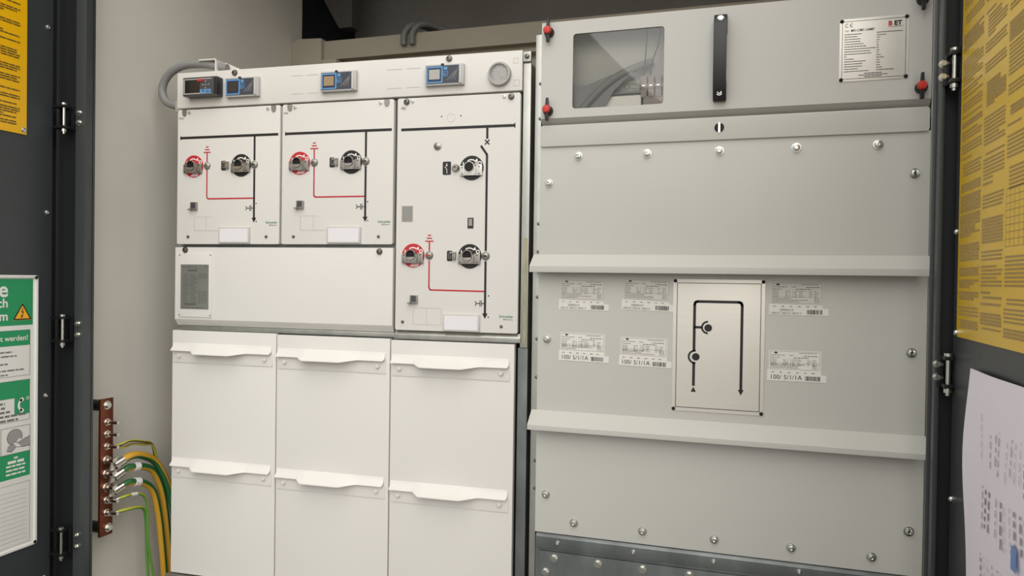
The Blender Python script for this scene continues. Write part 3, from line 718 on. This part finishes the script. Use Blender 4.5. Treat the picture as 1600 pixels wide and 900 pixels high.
# three panels with ledges
def ledge(parent, zt, zl, zb, p):
    part('ledge', MB().profile([(0.0, zt), (-p, zl), (-p, zb), (-p+0.003, zb), (-p+0.003, zl-0.001), (0.0, zt-0.004)], -0.572, 0.436), 'grey_paint', parent, 0.0012)
gp = 'front panels of the metering cabinet'
t = thing('front_panel', FR, (-0.06, 0, 1.57), 'blank grey panel above the upper ledge, seven bolts', 'cover panel', gp)
part('plate', MB().box(-0.557, 0.434, 0.0, 0.020, 1.560, 1.880), 'grey_paint', t, 0.0015)
ledge(t, 1.572, 1.538, 1.521, 0.045)
for p in ((-0.446, 1.848), (-0.255, 1.848), (-0.065, 1.848), (0.126, 1.849), (0.317, 1.849), (-0.530, 1.774), (0.400, 1.775)): inst('bolt', BOLT, t, (p[0], 0, p[1]))
t = thing('front_panel', FR, (-0.06, 0, 1.13), 'grey panel carrying the six stickers, between the two ledges', 'cover panel', gp)
part('plate', MB().box(-0.557, 0.434, 0.0, 0.020, 1.120, 1.5585), 'grey_paint', t, 0.0015)
ledge(t, 1.128, 1.092, 1.078, 0.045)
for p in ((-0.529, 1.332), (0.401, 1.332)): inst('bolt', BOLT, t, (p[0], 0, p[1]))
t = thing('front_panel', FR, (-0.06, 0, 0.778), 'blank grey panel below the lower ledge, bolted to the base', 'cover panel', gp)
part('plate', MB().box(-0.557, 0.434, 0.0, 0.020, 0.778, 1.1185), 'grey_paint', t, 0.0015)
for p in ((-0.526, 0.888), (-0.443, 0.815), (-0.251, 0.814), (-0.061, 0.814), (0.131, 0.815), (0.320, 0.815), (0.403, 0.889)): inst('bolt', BOLT, t, (p[0], 0, p[1]))

# metal name plate
t = thing('name_plate', FR, (0.301, -0.004, 2.009), 'brushed metal name plate with red and black logo, riveted to the window cover', 'name plate')
part('plate', MB().box(0.223, 0.380, -0.0055, -0.004, 2.009, 2.166), 'alu_plate', t, 0.0005)
k = MB(); f = -0.0059
k.outline(0.229, 0.374, 2.015, 2.160, 0.0010, f)
k.arc(0.2405, 2.1495, 0.0042, 0.0012, 60, 300, f, 12); k.arc(0.2512, 2.1495, 0.0042, 0.0012, 60, 300, f, 12); k.rect(0.2475, 0.2515, 2.149, 2.150, f)
k.text('Typ:', 0.2345, 2.1345, 0.006, f).text('MV-CM1-24MP', 0.249, 2.1335, 0.0085, f, bold=0.02)
rows = [0.040, 0.030, 0.036, 0.036, 0.044, 0.050, 0.072, 0.060, 0.062, 0.006, 0.023, 0.050, 0.042, 0.042, 0.033, 0.057]
vals = [0.058, 0.022, 0.009, 0.007, 0.005, 0.005, 0.005, 0.006, 0.005, 0.011, 0.017, 0.007, 0.009, 0.009, 0.014, 0.040]
for i, w in enumerate(rows):
    z = 2.127-i*0.0062
    k.scribble(0.2345, 0.2345+w, z, 0.0017, f, (2, 5), 0.5); k.scribble(0.308, 0.308+vals[i], z+0.0004, 0.0017, f, (2, 4), 0.5)
for i, w in enumerate((0.040, 0.066, 0.040)): k.scribble(0.301-w/2, 0.301+w/2, 2.0275-i*0.0042, 0.0017, f, (3, 6), 0.4)
k.text('ET', 0.3470, 2.142, 0.0155, f, bold=0.045); k.rect(0.3485, 0.368, 2.1383, 2.1392, f)
part('black_print', k, 'black_print', t, pr=True)
part('red_print', MB().text('B', 0.3338, 2.142, 0.0155, f, bold=0.045).rect(0.334, 0.348, 2.1383, 2.1392, f), 'red_print', t, pr=True)
for p in ((0.228, 2.161), (0.375, 2.161), (0.228, 2.014), (0.375, 2.014)): inst('rivet', RIVET, t, (p[0], -0.0055, p[1]))

# mimic diagram plate
t = thing('diagram_plate', FR, (-0.06, 0, 1.152), 'brushed metal plate with a black one-line diagram, centre of the grey panel', 'diagram plate')
part('plate', MB().box(-0.178, 0.057, -0.0025, 0, 1.152, 1.507), 'alu_plate', t, 0.0005)
k = MB(); f = -0.003; w = 0.0072
k.outline(-0.1685, 0.0475, 1.1615, 1.4975, 0.0016, f)
k.path([(-0.1215, 1.221), (-0.1215, 1.284)], w, f)
k.path([(-0.1215, 1.314), (-0.1215, 1.440), (-0.1195, 1.4455), (-0.114, 1.4475), (-0.008, 1.4475), (-0.0025, 1.4455), (0.0, 1.440), (0.0, 1.216)], w, f)
k.flat([(0.0, 1.202), (0.0075, 1.217), (-0.0075, 1.217)], f); k.flat([(-0.1215, 1.2185), (-0.1285, 1.205), (-0.1145, 1.205)], f)
k.line((-0.1215, 1.3785), (-0.102, 1.3785), 0.0066, f); k.arc(-0.0862, 1.3785, 0.0155, 0.005, 90, 270, f, 16); k.disc(-0.0855, 1.3775, 0.0100, f)
k.arc(-0.1185, 1.299, 0.0165, 0.005, 85, 275, f, 16); k.disc(-0.1165, 1.299, 0.0100, f)
part('diagram', k, 'black_print', t, pr=True)
for p in ((-0.173, 1.502), (0.052, 1.502), (-0.173, 1.157), (0.052, 1.157)): inst('screw', RIVET, t, (p[0], -0.0025, p[1]))

# six rating stickers
def sticker(u0, z0, kind, tilt, label):
    t = thing('rating_sticker', FR, (u0+0.06, 0, z0), label, 'sticker', 'rating stickers on the grey metering panel')
    c, s_ = math.cos(R(tilt)), math.sin(R(tilt))
    def rot(mb): mb.v = [(u0+(a-u0)*c-(zz-z0)*s_, b_, z0+(a-u0)*s_+(zz-z0)*c) for a, b_, zz in mb.v]; return mb
    top = 0.079 if kind else 0.085
    sh = part('sheet', rot(MB().box(u0+0.004, u0+0.130, -0.0006, 0, z0+0.018, z0+top)), 'sticker_white' if kind else 'sticker_film', t)
    st = part('slip', rot(MB().prism([(u0, z0), (u0+0.143, z0), (u0+0.143, z0+0.0175), (u0+0.128, z0+0.019), (u0+0.126, z0+0.025), (u0, z0+0.0285)], -0.0011, -0.0003)), 'sticker_white', t)
    k = MB(); f = -0.0009; h = 0.0014; a = u0+0.009
    k.outline(u0+0.007, u0+0.127, z0+0.030, z0+top-0.002, 0.0006, f)
    k.disc(a+0.012, z0+top-0.006, 0.003, f, 12); k.rect(a+0.007, a+0.017, z0+top-0.007, z0+top-0.005, f)
    k.scribble(a+0.068, a+0.110, z0+top-0.006, h, f); k.scribble(a, a+0.034, z0+top-0.012, h, f); k.scribble(a+0.045, a+0.056, z0+top-0.012, h, f); k.scribble(a+0.080, a+0.112, z0+top-0.013, 0.0018, f)
    k.scribble(a, a+0.022, z0+top-0.018, h, f); k.scribble(a+0.055, a+0.092, z0+top-0.018, 0.0018, f)
    for i in range(5):
        z = z0+top-0.023-i*0.0036
        k.scribble(a, a+0.014, z, h*0.8, f)
        for x in (0.030, 0.052, 0.066, 0.088, 0.100): k.scribble(a+x, a+x+random.uniform(0.004, 0.011), z, h*0.8, f)
    for i in range(3): k.scribble(a, a+random.uniform(0.04, 0.09), z0+0.043-i*0.0042, h, f); k.scribble(a+0.100, a+0.113, z0+0.043-i*0.0042, h, f)
    for x in (0.040, 0.048, 0.064): k.rect(a+x, a+x+0.0006, z0+top-0.040, z0+top-0.021, f)
    k.rect(u0+0.007, u0+0.127, z0+0.0465, z0+0.047, f)
    part('fine_print', rot(k), 'dim_print', sh, pr=True)
    b_ = MB(); f = -0.0014
    for x in (0.010, 0.030, 0.050, 0.070, 0.090, 0.108): b_.scribble(u0+x, u0+x+0.007, z0+0.0225, 0.0016, f)
    if kind: b_.text('100/ 5/1/1A', u0+0.006, z0+0.0045, 0.0165, f)
    else: b_.text('20000/√3', u0+0.026, z0+0.0105, 0.0085, f).text('100/√3 100/√3 100/3 V', u0+0.004, z0+0.0025, 0.0078, f)
    x = u0+0.092
    while x < u0+0.127:
        w = random.choice((0.0006, 0.001, 0.0016, 0.0022)); b_.rect(x, x+w, z0+0.003, z0+0.0145, f); x += w+random.choice((0.0006, 0.0009, 0.0014))
    part('print', rot(b_), 'black_print', st, pr=True)
sticker(-0.496, 1.417, 0, -0.6, 'film sticker reading 20000/√3, top left of the grey panel')
sticker(-0.318, 1.421, 0, -1.4, 'film sticker reading 20000/√3, top, touching the left of the diagram plate')
sticker(0.067, 1.417, 0, 0.2, 'film sticker reading 20000/√3, right of the diagram plate')
sticker(-0.494, 1.273, 1, -0.8, 'white sticker reading 100/ 5/1/1A, leftmost, below a film sticker')
sticker(-0.323, 1.267, 1, -1.0, 'white sticker reading 100/ 5/1/1A, just left of the diagram plate')
sticker(0.065, 1.246, 1, 0.3, 'white sticker reading 100/ 5/1/1A, right of the diagram plate')

# behind the window: transformer and wires, then solids imitating the pane's reflection
t = thing('voltage_transformer', FR, (-0.24, 0.09, 1.955), 'brown ribbed resin transformer behind the cover window', 'transformer')
part('body', MB().box(-0.272, -0.205, 0.026, 0.06, 1.955, 2.012), 'resin_brown', t, 0.006)
for i in range(4):
    u = -0.270+i*0.020
    part('rib', MB().cyl(u, 2.04, 0.0105, 0.020, 0.058, 14).box(u-0.008, u+0.008, 0.023, 0.058, 2.008, 2.068), 'resin_brown', t, 0.002)
    part('terminal', MB().box(u-0.004, u+0.004, 0.016, 0.021, 2.036, 2.040), 'zinc_bolt', t)
for i, (ua, ub) in enumerate(((-0.272, -0.262), (-0.253, -0.228))):
    solo('control_wire', FR, MB().tube([(ua, 0.03, 2.066), (ua+0.004, 0.025, 2.10), (ub-0.002, 0.025, 2.16), (ub, 0.03, 2.212)], 0.0016, 8), 'knob_black', (ua, 0.06, 2.066), ('left' if i == 0 else 'right')+' thin dark wire rising from the transformer behind the window', 'wire', 'wires behind the window')
t = thing('bright_reflection', FR, (-0.34, 0.10, 1.955), 'reflection shape, bright white tray low behind the cover window', 'glare')  # added solids in place of bright daylight reflected in the pane
part('glare', MB().profile([(0.030, 1.956), (0.030, 2.016), (0.040, 2.020), (0.040, 1.956)], -0.42, -0.278), 'reflection_white', t, 0.001)
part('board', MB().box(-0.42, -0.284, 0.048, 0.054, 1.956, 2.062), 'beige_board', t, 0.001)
part('rim', MB().box(-0.42, -0.279, 0.036, 0.047, 2.024, 2.031), 'silhouette_cable_grey', t, 0.001)
part('relief', MB().arc(-0.32, 2.046, 0.008, 0.002, 0, 360, 0.0475, 18).arc(-0.345, 2.046, 0.008, 0.002, 40, 320, 0.0475, 18).line((-0.31, 2.054), (-0.29, 2.050), 0.002, 0.0475).line((-0.31, 2.040), (-0.29, 2.038), 0.002, 0.0475), 'silhouette_cable_grey', t, pr=True)
t = thing('dark_reflection', FR, (-0.42, 0.03, 1.957), 'reflection shape, grey curved duct rising diagonally behind the cover window', 'silhouette')  # added solids in place of the dark silhouette reflected in the pane
part('silhouette', MB().tube([(-0.452, 0.016, 1.969), (-0.438, 0.016, 1.985), (-0.405, 0.016, 2.02), (-0.36, 0.018, 2.058), (-0.31, 0.024, 2.085), (-0.25, 0.045, 2.11)], 0.011, 14, smooth=6), 'silhouette_cable_grey', t, 0, 60)
part('silhouette_sheet', MB().prism([(-0.47, 1.957), (-0.395, 1.957), (-0.352, 2.03), (-0.300, 2.078), (-0.36, 2.075), (-0.43, 2.05), (-0.47, 2.055)], 0.018, 0.021), 'silhouette_cable_grey', t)

# ================================================================ LEFT WALL: earthing bar and cables
EARTH = Frame((-1.93, 0, 0), R(90))     # front face of the copper bar, u = world Y, viewer on +X
t = thing('earthing_bar', EARTH, (1.853, 0, 0.66), 'copper earthing bar with rows of bolts on the left wall', 'earthing bar')
part('bar', MB().box(1.829, 1.878, 0.0, 0.008, 0.662, 1.101), 'copper', t, 0.001)
for z in (1.078, 0.687): part('standoff', MB().cyl(1.850, z, 0.018, 0.008, 0.070, 16), 'knob_black', t)
STUD = mesh_of('stud', MB().cyl(0, 0, 0.0115, -0.002, 0, 18).cyl(0, 0, 0.0095, -0.010, -0.002, 6).cyl(0, 0, 0.0055, -0.046, -0.010, 12), 'tinned_lug')
STUDL = mesh_of('long_stud', MB().cyl(0, 0, 0.0145, -0.003, 0, 18).cyl(0, 0, 0.0125, -0.013, -0.003, 6).cyl(0, 0, 0.007, -0.034, -0.013, 12), 'tinned_lug')
CAP = hex_mesh('bar_bolt', 0.0105, 0.011, 'zinc_bolt')
inst('bolt', CAP, t, (1.853, 0, 1.080)); inst('bolt', CAP, t, (1.861, 0, 0.686))
for z in (1.026, 0.988, 0.949, 0.777, 0.737): inst('bolt', STUD, t, (1.853, 0, z))
for z in (0.905, 0.862, 0.818): inst('bolt', STUDL, t, (1.851, 0, z))
# cables: points in world coordinates
def cable(name, pts, r, mats, label, lug=None, sleeve=None, tw=0.0):
    t = thing(name, WF, pts[-1], label, 'cable', 'earth cables from the copper bar')
    part('sheath', MB().tube(pts, r, 12, twist=tw, two=True, smooth=6, phase=math.pi/2), mats, t, 0, 60)
    p0, p1 = Vector(pts[0]), Vector(pts[1]); d = (p1-p0).normalized()
    if lug:
        part('ferrule', MB().tube([p0-d*0.020, p0+d*0.012], r*1.12, 12, smooth=0), 'tinned_lug', t)
        s0 = Vector(lug); q = p0-d*0.018; side = Vector((0.16, 0.1, 0.98)).normalized(); nrm = d.cross(side).normalized()
        m = MB(); a = []; W0 = r*1.7
        for c_, w_ in ((s0-d*0.012, W0*0.6), (s0, W0), (s0+d*0.012, W0*0.9), (q, r*0.9)): a.append((c_, w_))
        vs = []
        for c_, w_ in a:
            for sg, of in ((1, 1), (-1, 1), (-1, -1), (1, -1)): vs.append(tuple(c_+side*w_*sg+nrm*0.0016*of))
        fs = [(i*4+j, i*4+(j+1) % 4, i*4+4+(j+1) % 4, i*4+4+j) for i in range(3) for j in range(4)]+[(0, 1, 2, 3), (12, 13, 14, 15)]
        part('lug', m.add(vs, fs), 'tinned_lug', t, 0.0006)
    if sleeve:
        i = sleeve; a, b_ = Vector(pts[i]), Vector(pts[i+1])
        part('marker_sleeve', MB().tube([a+(b_-a)*0.1, a+(b_-a)*0.9], r*1.25, 10, smooth=0), 'label_paper', t)
GY = ['earth_green', 'earth_yellow']; LY = ['lime_green', 'lime_yellow']
X = -1.89
cable('earth_cable', [(-1.898, 1.878, 0.895), (X, 1.907, 0.908), (X, 1.952, 0.901), (X, 2.016, 0.863), (X+0.012, 2.058, 0.780), (X+0.022, 2.081, 0.674), (X+0.026, 2.096, 0.559), (X+0.026, 2.105, 0.30), (X+0.026, 2.105, 0.02)], 0.0125, GY, 'thick yellow and green earth cable, uppermost of the three with big lugs', (-1.905, 1.855, 0.893))
cable('earth_cable', [(-1.898, 1.876, 0.858), (X, 1.900, 0.871), (X, 1.920, 0.870), (X, 1.945, 0.866), (X, 2.003, 0.838), (X, 2.044, 0.762), (X, 2.068, 0.644), (X, 2.088, 0.470), (X, 2.096, 0.30), (X, 2.10, 0.02)], 0.0115, GY[::-1], 'thick green and yellow earth cable, middle of the three with big lugs', (-1.905, 1.853, 0.852), 2)
cable('earth_cable', [(-1.898, 1.876, 0.812), (X, 1.900, 0.823), (X, 1.922, 0.820), (X, 1.950, 0.814), (X, 2.003, 0.773), (X, 2.030, 0.689), (X, 2.048, 0.572), (X, 2.062, 0.439), (X, 2.070, 0.25), (X, 2.07, 0.02)], 0.0112, GY[::-1], 'thick green and yellow earth cable, lowest of the three with big lugs', (-1.905, 1.853, 0.808), 2)
cable('earth_wire', [(-1.905, 1.866, 0.776), (X, 1.890, 0.782), (X, 1.910, 0.781), (X, 1.940, 0.777), (X, 1.967, 0.761), (X, 1.981, 0.726), (X, 1.988, 0.593), (X, 2.016, 0.45), (X, 2.03, 0.25), (X, 2.03, 0.02)], 0.0045, LY, 'thin lime earth wire with white sleeve, second lowest on the copper bar', (-1.908, 1.853, 0.775), 2)
cable('earth_wire', [(-1.905, 1.866, 0.735), (X, 1.890, 0.738), (X, 1.940, 0.731), (X-0.006, 1.974, 0.713), (X-0.012, 1.990, 0.660), (X-0.012, 1.994, 0.56), (X-0.012, 2.001, 0.44), (X-0.012, 2.005, 0.2), (X-0.012, 2.005, 0.02)], 0.005, LY, 'thin lime earth wire, lowest one on the copper bar', (-1.908, 1.853, 0.735))
cable('earth_wire', [(-1.908, 1.866, 0.948), (X, 1.875, 0.954), (X, 1.912, 0.957), (X, 1.965, 0.943), (X-0.010, 2.010, 0.924), (X-0.022, 2.040, 0.868), (X-0.026, 2.065, 0.80), (X-0.026, 2.09, 0.70), (X-0.026, 2.125, 0.4), (X-0.026, 2.13, 0.02)], 0.0042, ['sign_ink', 'lime_yellow'], 'thin yellow earth wire, upper one of the pair topmost on the bar')
cable('earth_wire', [(-1.908, 1.866, 0.946), (X+0.004, 1.878, 0.944), (X+0.004, 1.915, 0.946), (X+0.004, 1.965, 0.934), (X, 2.000, 0.925), (X-0.008, 2.026, 0.885), (X-0.016, 2.052, 0.80), (X-0.018, 2.085, 0.68), (X-0.02, 2.135, 0.4), (X-0.02, 2.145, 0.02)], 0.004, ['lime_yellow', 'sign_ink'], 'thin yellow earth wire, lower one of the pair topmost on the bar')

# ================================================================ SIGNS ON THE DOORS
# yellow text sign, left door (u = world Y; right edge 1.634)
t = thing('yellow_sign', FD1, (1.40, -0.001, 1.90), 'yellow sign with dense dark text on the left door, upper', 'sign')
part('plate', MB().box(1.17, 1.634, -0.003, 0, 1.902, 2.62), 'sign_yellow', t, 0.0005)
k = MB(); z = 2.60; f = -0.0035
while z > 1.93:
    n = random.choice((1, 2, 3, 4, 5))
    for i in range(n):
        if z > 1.925:
            for c0, c1 in ((1.185, 1.395), (1.415, 1.612)):
                k.scribble(c0, c1-random.choice((0, 0, 0.01, 0.05)), z, 0.0038, f, (3, 9), 0.5)
        z -= 0.0068
    z -= random.choice((0.005, 0.010, 0.018))
part('fine_print', k, 'sign_ink', t, pr=True)
for uz in ((1.624, 1.915), (1.624, 2.605), (1.18, 1.915), (1.18, 2.605)): inst('screw', SCR, t, (uz[0], -0.003, uz[1]))

# green and white first aid sign, left door
t = thing('first_aid_sign', FD1, (1.44, -0.001, 0.69), 'green and white first aid sign in a white frame on the left door', 'sign')
part('plate', MB().box(1.20, 1.672, -0.003, 0, 0.690, 1.492), 'sign_white', t, 0.0005)
fr = MB()
for b4 in ((1.200, 1.672, 1.484, 1.492), (1.200, 1.672, 0.690, 0.698), (1.200, 1.208, 0.690, 1.492), (1.664, 1.672, 0.690, 1.492)): fr.box(b4[0], b4[1], -0.007, 0, b4[2], b4[3])
part('edge_frame', fr, 'sign_white', t, 0.001)
g = MB(); f = -0.0034
g.rect(1.210, 1.657, 1.346, 1.481, f); g.rect(1.215, 1.649, 1.287, 1.331, f); g.rect(1.215, 1.649, 1.135, 1.185, f); g.rect(1.601, 1.649, 1.085, 1.136, f); g.rect(1.215, 1.651, 0.902, 0.975, f)
part('green_fields', g, 'sign_green', t, pr=True)
w = MB(); f = -0.0038
w.text('Erste Hilfe', 1.580, 1.430, 0.062, f, 'RIGHT', 0.02); w.text('durch', 1.580, 1.3995, 0.036, f, 'RIGHT', 0.02); w.text('Strom', 1.580, 1.362, 0.036, f, 'RIGHT', 0.02)
w.text('gerechnet werden!', 1.642, 1.302, 0.0215, f, 'RIGHT', 0.015)
for i, wd in enumerate((0.012, 0.05, 0.06, 0.06, 0.06)): w.scribble(1.606-wd/2, 1.606+wd/2, 0.962-i*0.0115, 0.005 if i != 1 else 0.008, f, (2, 5), 0.5)
# telephone handset and cross
w.arc(1.632, 1.112, 0.018, 0.007, 115, 245, f, 12); w.disc(1.6235, 1.128, 0.0065, f, 12); w.disc(1.6235, 1.096, 0.0065, f, 12)
w.rect(1.637, 1.647, 1.1285, 1.1325, f); w.rect(1.640, 1.644, 1.1255, 1.1355, f)
part('white_print', w, 'sign_white', t, pr=True)
k = MB(); f = -0.0036
k.outline(1.215, 1.649, 1.198, 1.332, 0.001, f); k.outline(1.215, 1.649, 1.067, 1.186, 0.001, f); k.outline(1.560, 1.651, 0.974, 1.052, 0.0012, f); k.outline(1.215, 1.651, 0.705, 0.885, 0.0008, f)
for i, (a, wd) in enumerate(((1.27, 0.07), (1.258, 0.09), (1.236, 0.05), (1.222, 0.0), (1.217, 0.12), (1.205, 0.05))):
    if wd: k.scribble(1.30, 1.545+wd*0.7, a, 0.004, f, (2, 6), 0.7)
for i, wd in enumerate((0.02, 0.02, 0.035, 0.085, 0.06)): k.scribble(1.30, 1.552+wd, 1.123-i*0.0125, 0.006, f, (2, 6), 0.6)
for i in range(12): k.line((1.225, 0.720+i*0.013), (1.64, 0.720+i*0.013), 0.0006, f)
part('fine_print', k, 'ink_grey', t, pr=True)
# illustration: head, chin hand and forearm
i_ = MB(); f = -0.0040
i_.arc(1.602, 1.022, 0.0165, 0.013, -20, 250, f, 18); i_.disc(1.602, 1.020, 0.012, f-0.0001, 18)
i_.flat([(1.612, 1.004), (1.650, 1.018), (1.650, 0.990), (1.625, 0.990)], f); i_.flat([(1.578, 0.985), (1.592, 0.981), (1.606, 0.993), (1.600, 1.004), (1.582, 1.000)], f)
il = part('illustration', i_, 'sign_grey', t, pr=True)
j = MB(); f -= 0.0003; j.arc(1.602, 1.022, 0.023, 0.001, -20, 250, f, 18); j.path([(1.612, 1.004), (1.630, 1.012), (1.650, 1.018)], 0.001, f); j.path([(1.578, 0.985), (1.592, 0.981), (1.606, 0.993), (1.625, 0.990), (1.650, 0.990)], 0.001, f); j.path([(1.592, 1.004), (1.602, 1.009), (1.612, 1.004)], 0.001, f)
part('outline', j, 'black_print', il, pr=True)
f = -0.0042
wt = part('warning_triangle', MB().flat([(1.594, 1.361), (1.652, 1.361), (1.6235, 1.411)], f), 'warning_yellow', t, pr=True)
b_ = MB(); f -= 0.0003
tri = [(1.597, 1.3635), (1.649, 1.3635), (1.6235, 1.4075)]; b_.path(tri+[tri[0]], 0.0034, f)
b_.path([(1.6255, 1.396), (1.6205, 1.384), (1.6265, 1.385), (1.6215, 1.372)], 0.0022, f); b_.flat([(1.6185, 1.375), (1.6205, 1.366), (1.6255, 1.373)], f)
part('bolt_symbol', b_, 'black_print', wt, pr=True)
inst('screw', RIVET, t, (1.665, -0.007, 1.485)); inst('screw', RIVET, t, (1.665, -0.007, 0.697))

# yellow text sign, right door (u = -world Y; left edge -1.700)
t = thing('yellow_sign', FD2, (-1.35, -0.001, 1.39), 'large yellow sign with columns of small text on the right door', 'sign')
part('plate', MB().box(-1.700, -1.02, -0.003, 0, 1.396, 2.30), 'sign_yellow_light', t, 0.0005)
k = MB(); f = -0.0035
for ci, (c0, c1) in enumerate(((-1.688, -1.560), (-1.545, -1.432), (-1.418, -1.295), (-1.28, -1.16), (-1.145, -1.035))):
    z = 2.285
    while z > 1.42:
        n = random.choice((1, 1, 2, 3, 4, 6, 8)); ind = random.choice((0, 0, 0, 0.012))
        dense = random.random() < 0.35
        for i in range(n):
            if z > 1.415:
                if ci == 2 and 1.56 < z < 1.66: pass
                else: k.scribble(c0+ind, c1-random.choice((0, 0, 0.004, 0.03, 0.06 if i == n-1 else 0)), z, 0.0042 if dense else 0.0034, f, (4, 12), 0.35)
            z -= 0.0058 if dense else 0.0068
        z -= random.choice((0.003, 0.006, 0.012, 0.016))
for i in range(9): k.rect(-1.418, -1.295, 1.565+i*0.012, 1.566+i*0.012, f)
for i in range(7): k.rect(-1.418+i*0.0205, -1.417+i*0.0205, 1.565, 1.661, f)
part('fine_print', k, 'sign_ink_light', t, pr=True)
for p in ((-1.697, 1.404), (-1.03, 1.404)): inst('screw', SCR, t, (p[0], -0.003, p[1]))

# loose printed paper, right door
t = thing('paper_sheet', FD2, (-1.42, -0.001, 0.86), 'curling white paper sheet with sideways print hung on the right door', 'paper')
n = 16; vs = []; fs = []
def pv(s_, q): return -0.003-0.010*abs(math.sin(q*3.0+0.6))*(0.35+0.65*(1-s_))-0.004*math.sin(q*5+s_*4)**2
for q in range(n+1):
    for s_ in range(9):
        a = s_/8; zz = 1.345-q/n*0.50
        uu0 = -1.579-0.010*math.sin(q/n*3.0)+0.002
        vs.append((uu0+a*0.34, pv(a, q/n), zz))
for q in range(n):
    for s_ in range(8): i0 = q*9+s_; fs.append((i0, i0+1, i0+10, i0+9))
part('sheet', MB().add(vs, fs), 'paper_lilac', t, 0, 80)
k = MB(); kb = MB()
def pp(u, z): 
    q = (1.345-z)/0.50; a = min(max((u+1.579)/0.34, 0), 1); return pv(a, q)-0.0012
def vline(mb, u, z0, z1, w):
    zz = z0
    while zz < z1:
        L = min(random.uniform(0.006, 0.018), z1-zz); vv = min(pp(u, zz), pp(u+w, zz+L)); mb.rect(u, u+w, zz, zz+L, vv-0.0006); zz += L+0.006
for i in range(14):
    u = -1.480+i*0.020
    for z0_, z1_ in ((0.93, 1.03), (1.07, 1.15), (1.18, 1.22+random.uniform(0, 0.06))):
        if random.random() < 0.75: vline(k, u+random.uniform(-0.003, 0.003), z0_+random.uniform(0, 0.02), z1_, random.choice((0.0018, 0.003, 0.006)))
part('print', k, 'sign_grey', t, pr=True)
for i in range(1):
    u = -1.330+i*0.045; kb.rect(u, u+0.024, 1.058, 1.096, min(pp(u, 1.06), pp(u+0.024, 1.096))-0.003)
part('blue_patch', kb, 'ink_blue', t, pr=True)

# ================================================================ behind: cables over the partition, roof strut
for i, (x0, lab) in enumerate(((-1.405, 'dark cable hanging over the partition, left of the pair'), (-1.365, 'dark cable hanging over the partition, right of the pair'))):
    solo('hanging_cable', WF, MB().tube([(x0-0.03, 2.945, 2.52), (x0-0.028, 2.945, 2.57), (x0, 2.97, 2.612), (x0+0.05, 3.05, 2.618), (x0+0.11, 3.10, 2.57), (x0+0.12, 3.2, 2.3)], 0.014, 10), 'silhouette_cable_grey', (x0, 3.0, 2.52), lab, 'cable', 'dark cables hung over the partition', smooth=60)
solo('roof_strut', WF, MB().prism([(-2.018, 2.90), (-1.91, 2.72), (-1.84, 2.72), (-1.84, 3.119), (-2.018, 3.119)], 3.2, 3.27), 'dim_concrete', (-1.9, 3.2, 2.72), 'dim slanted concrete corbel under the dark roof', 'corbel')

for o in list(bpy.data.objects):
    if '_org' in o: del o['_org']
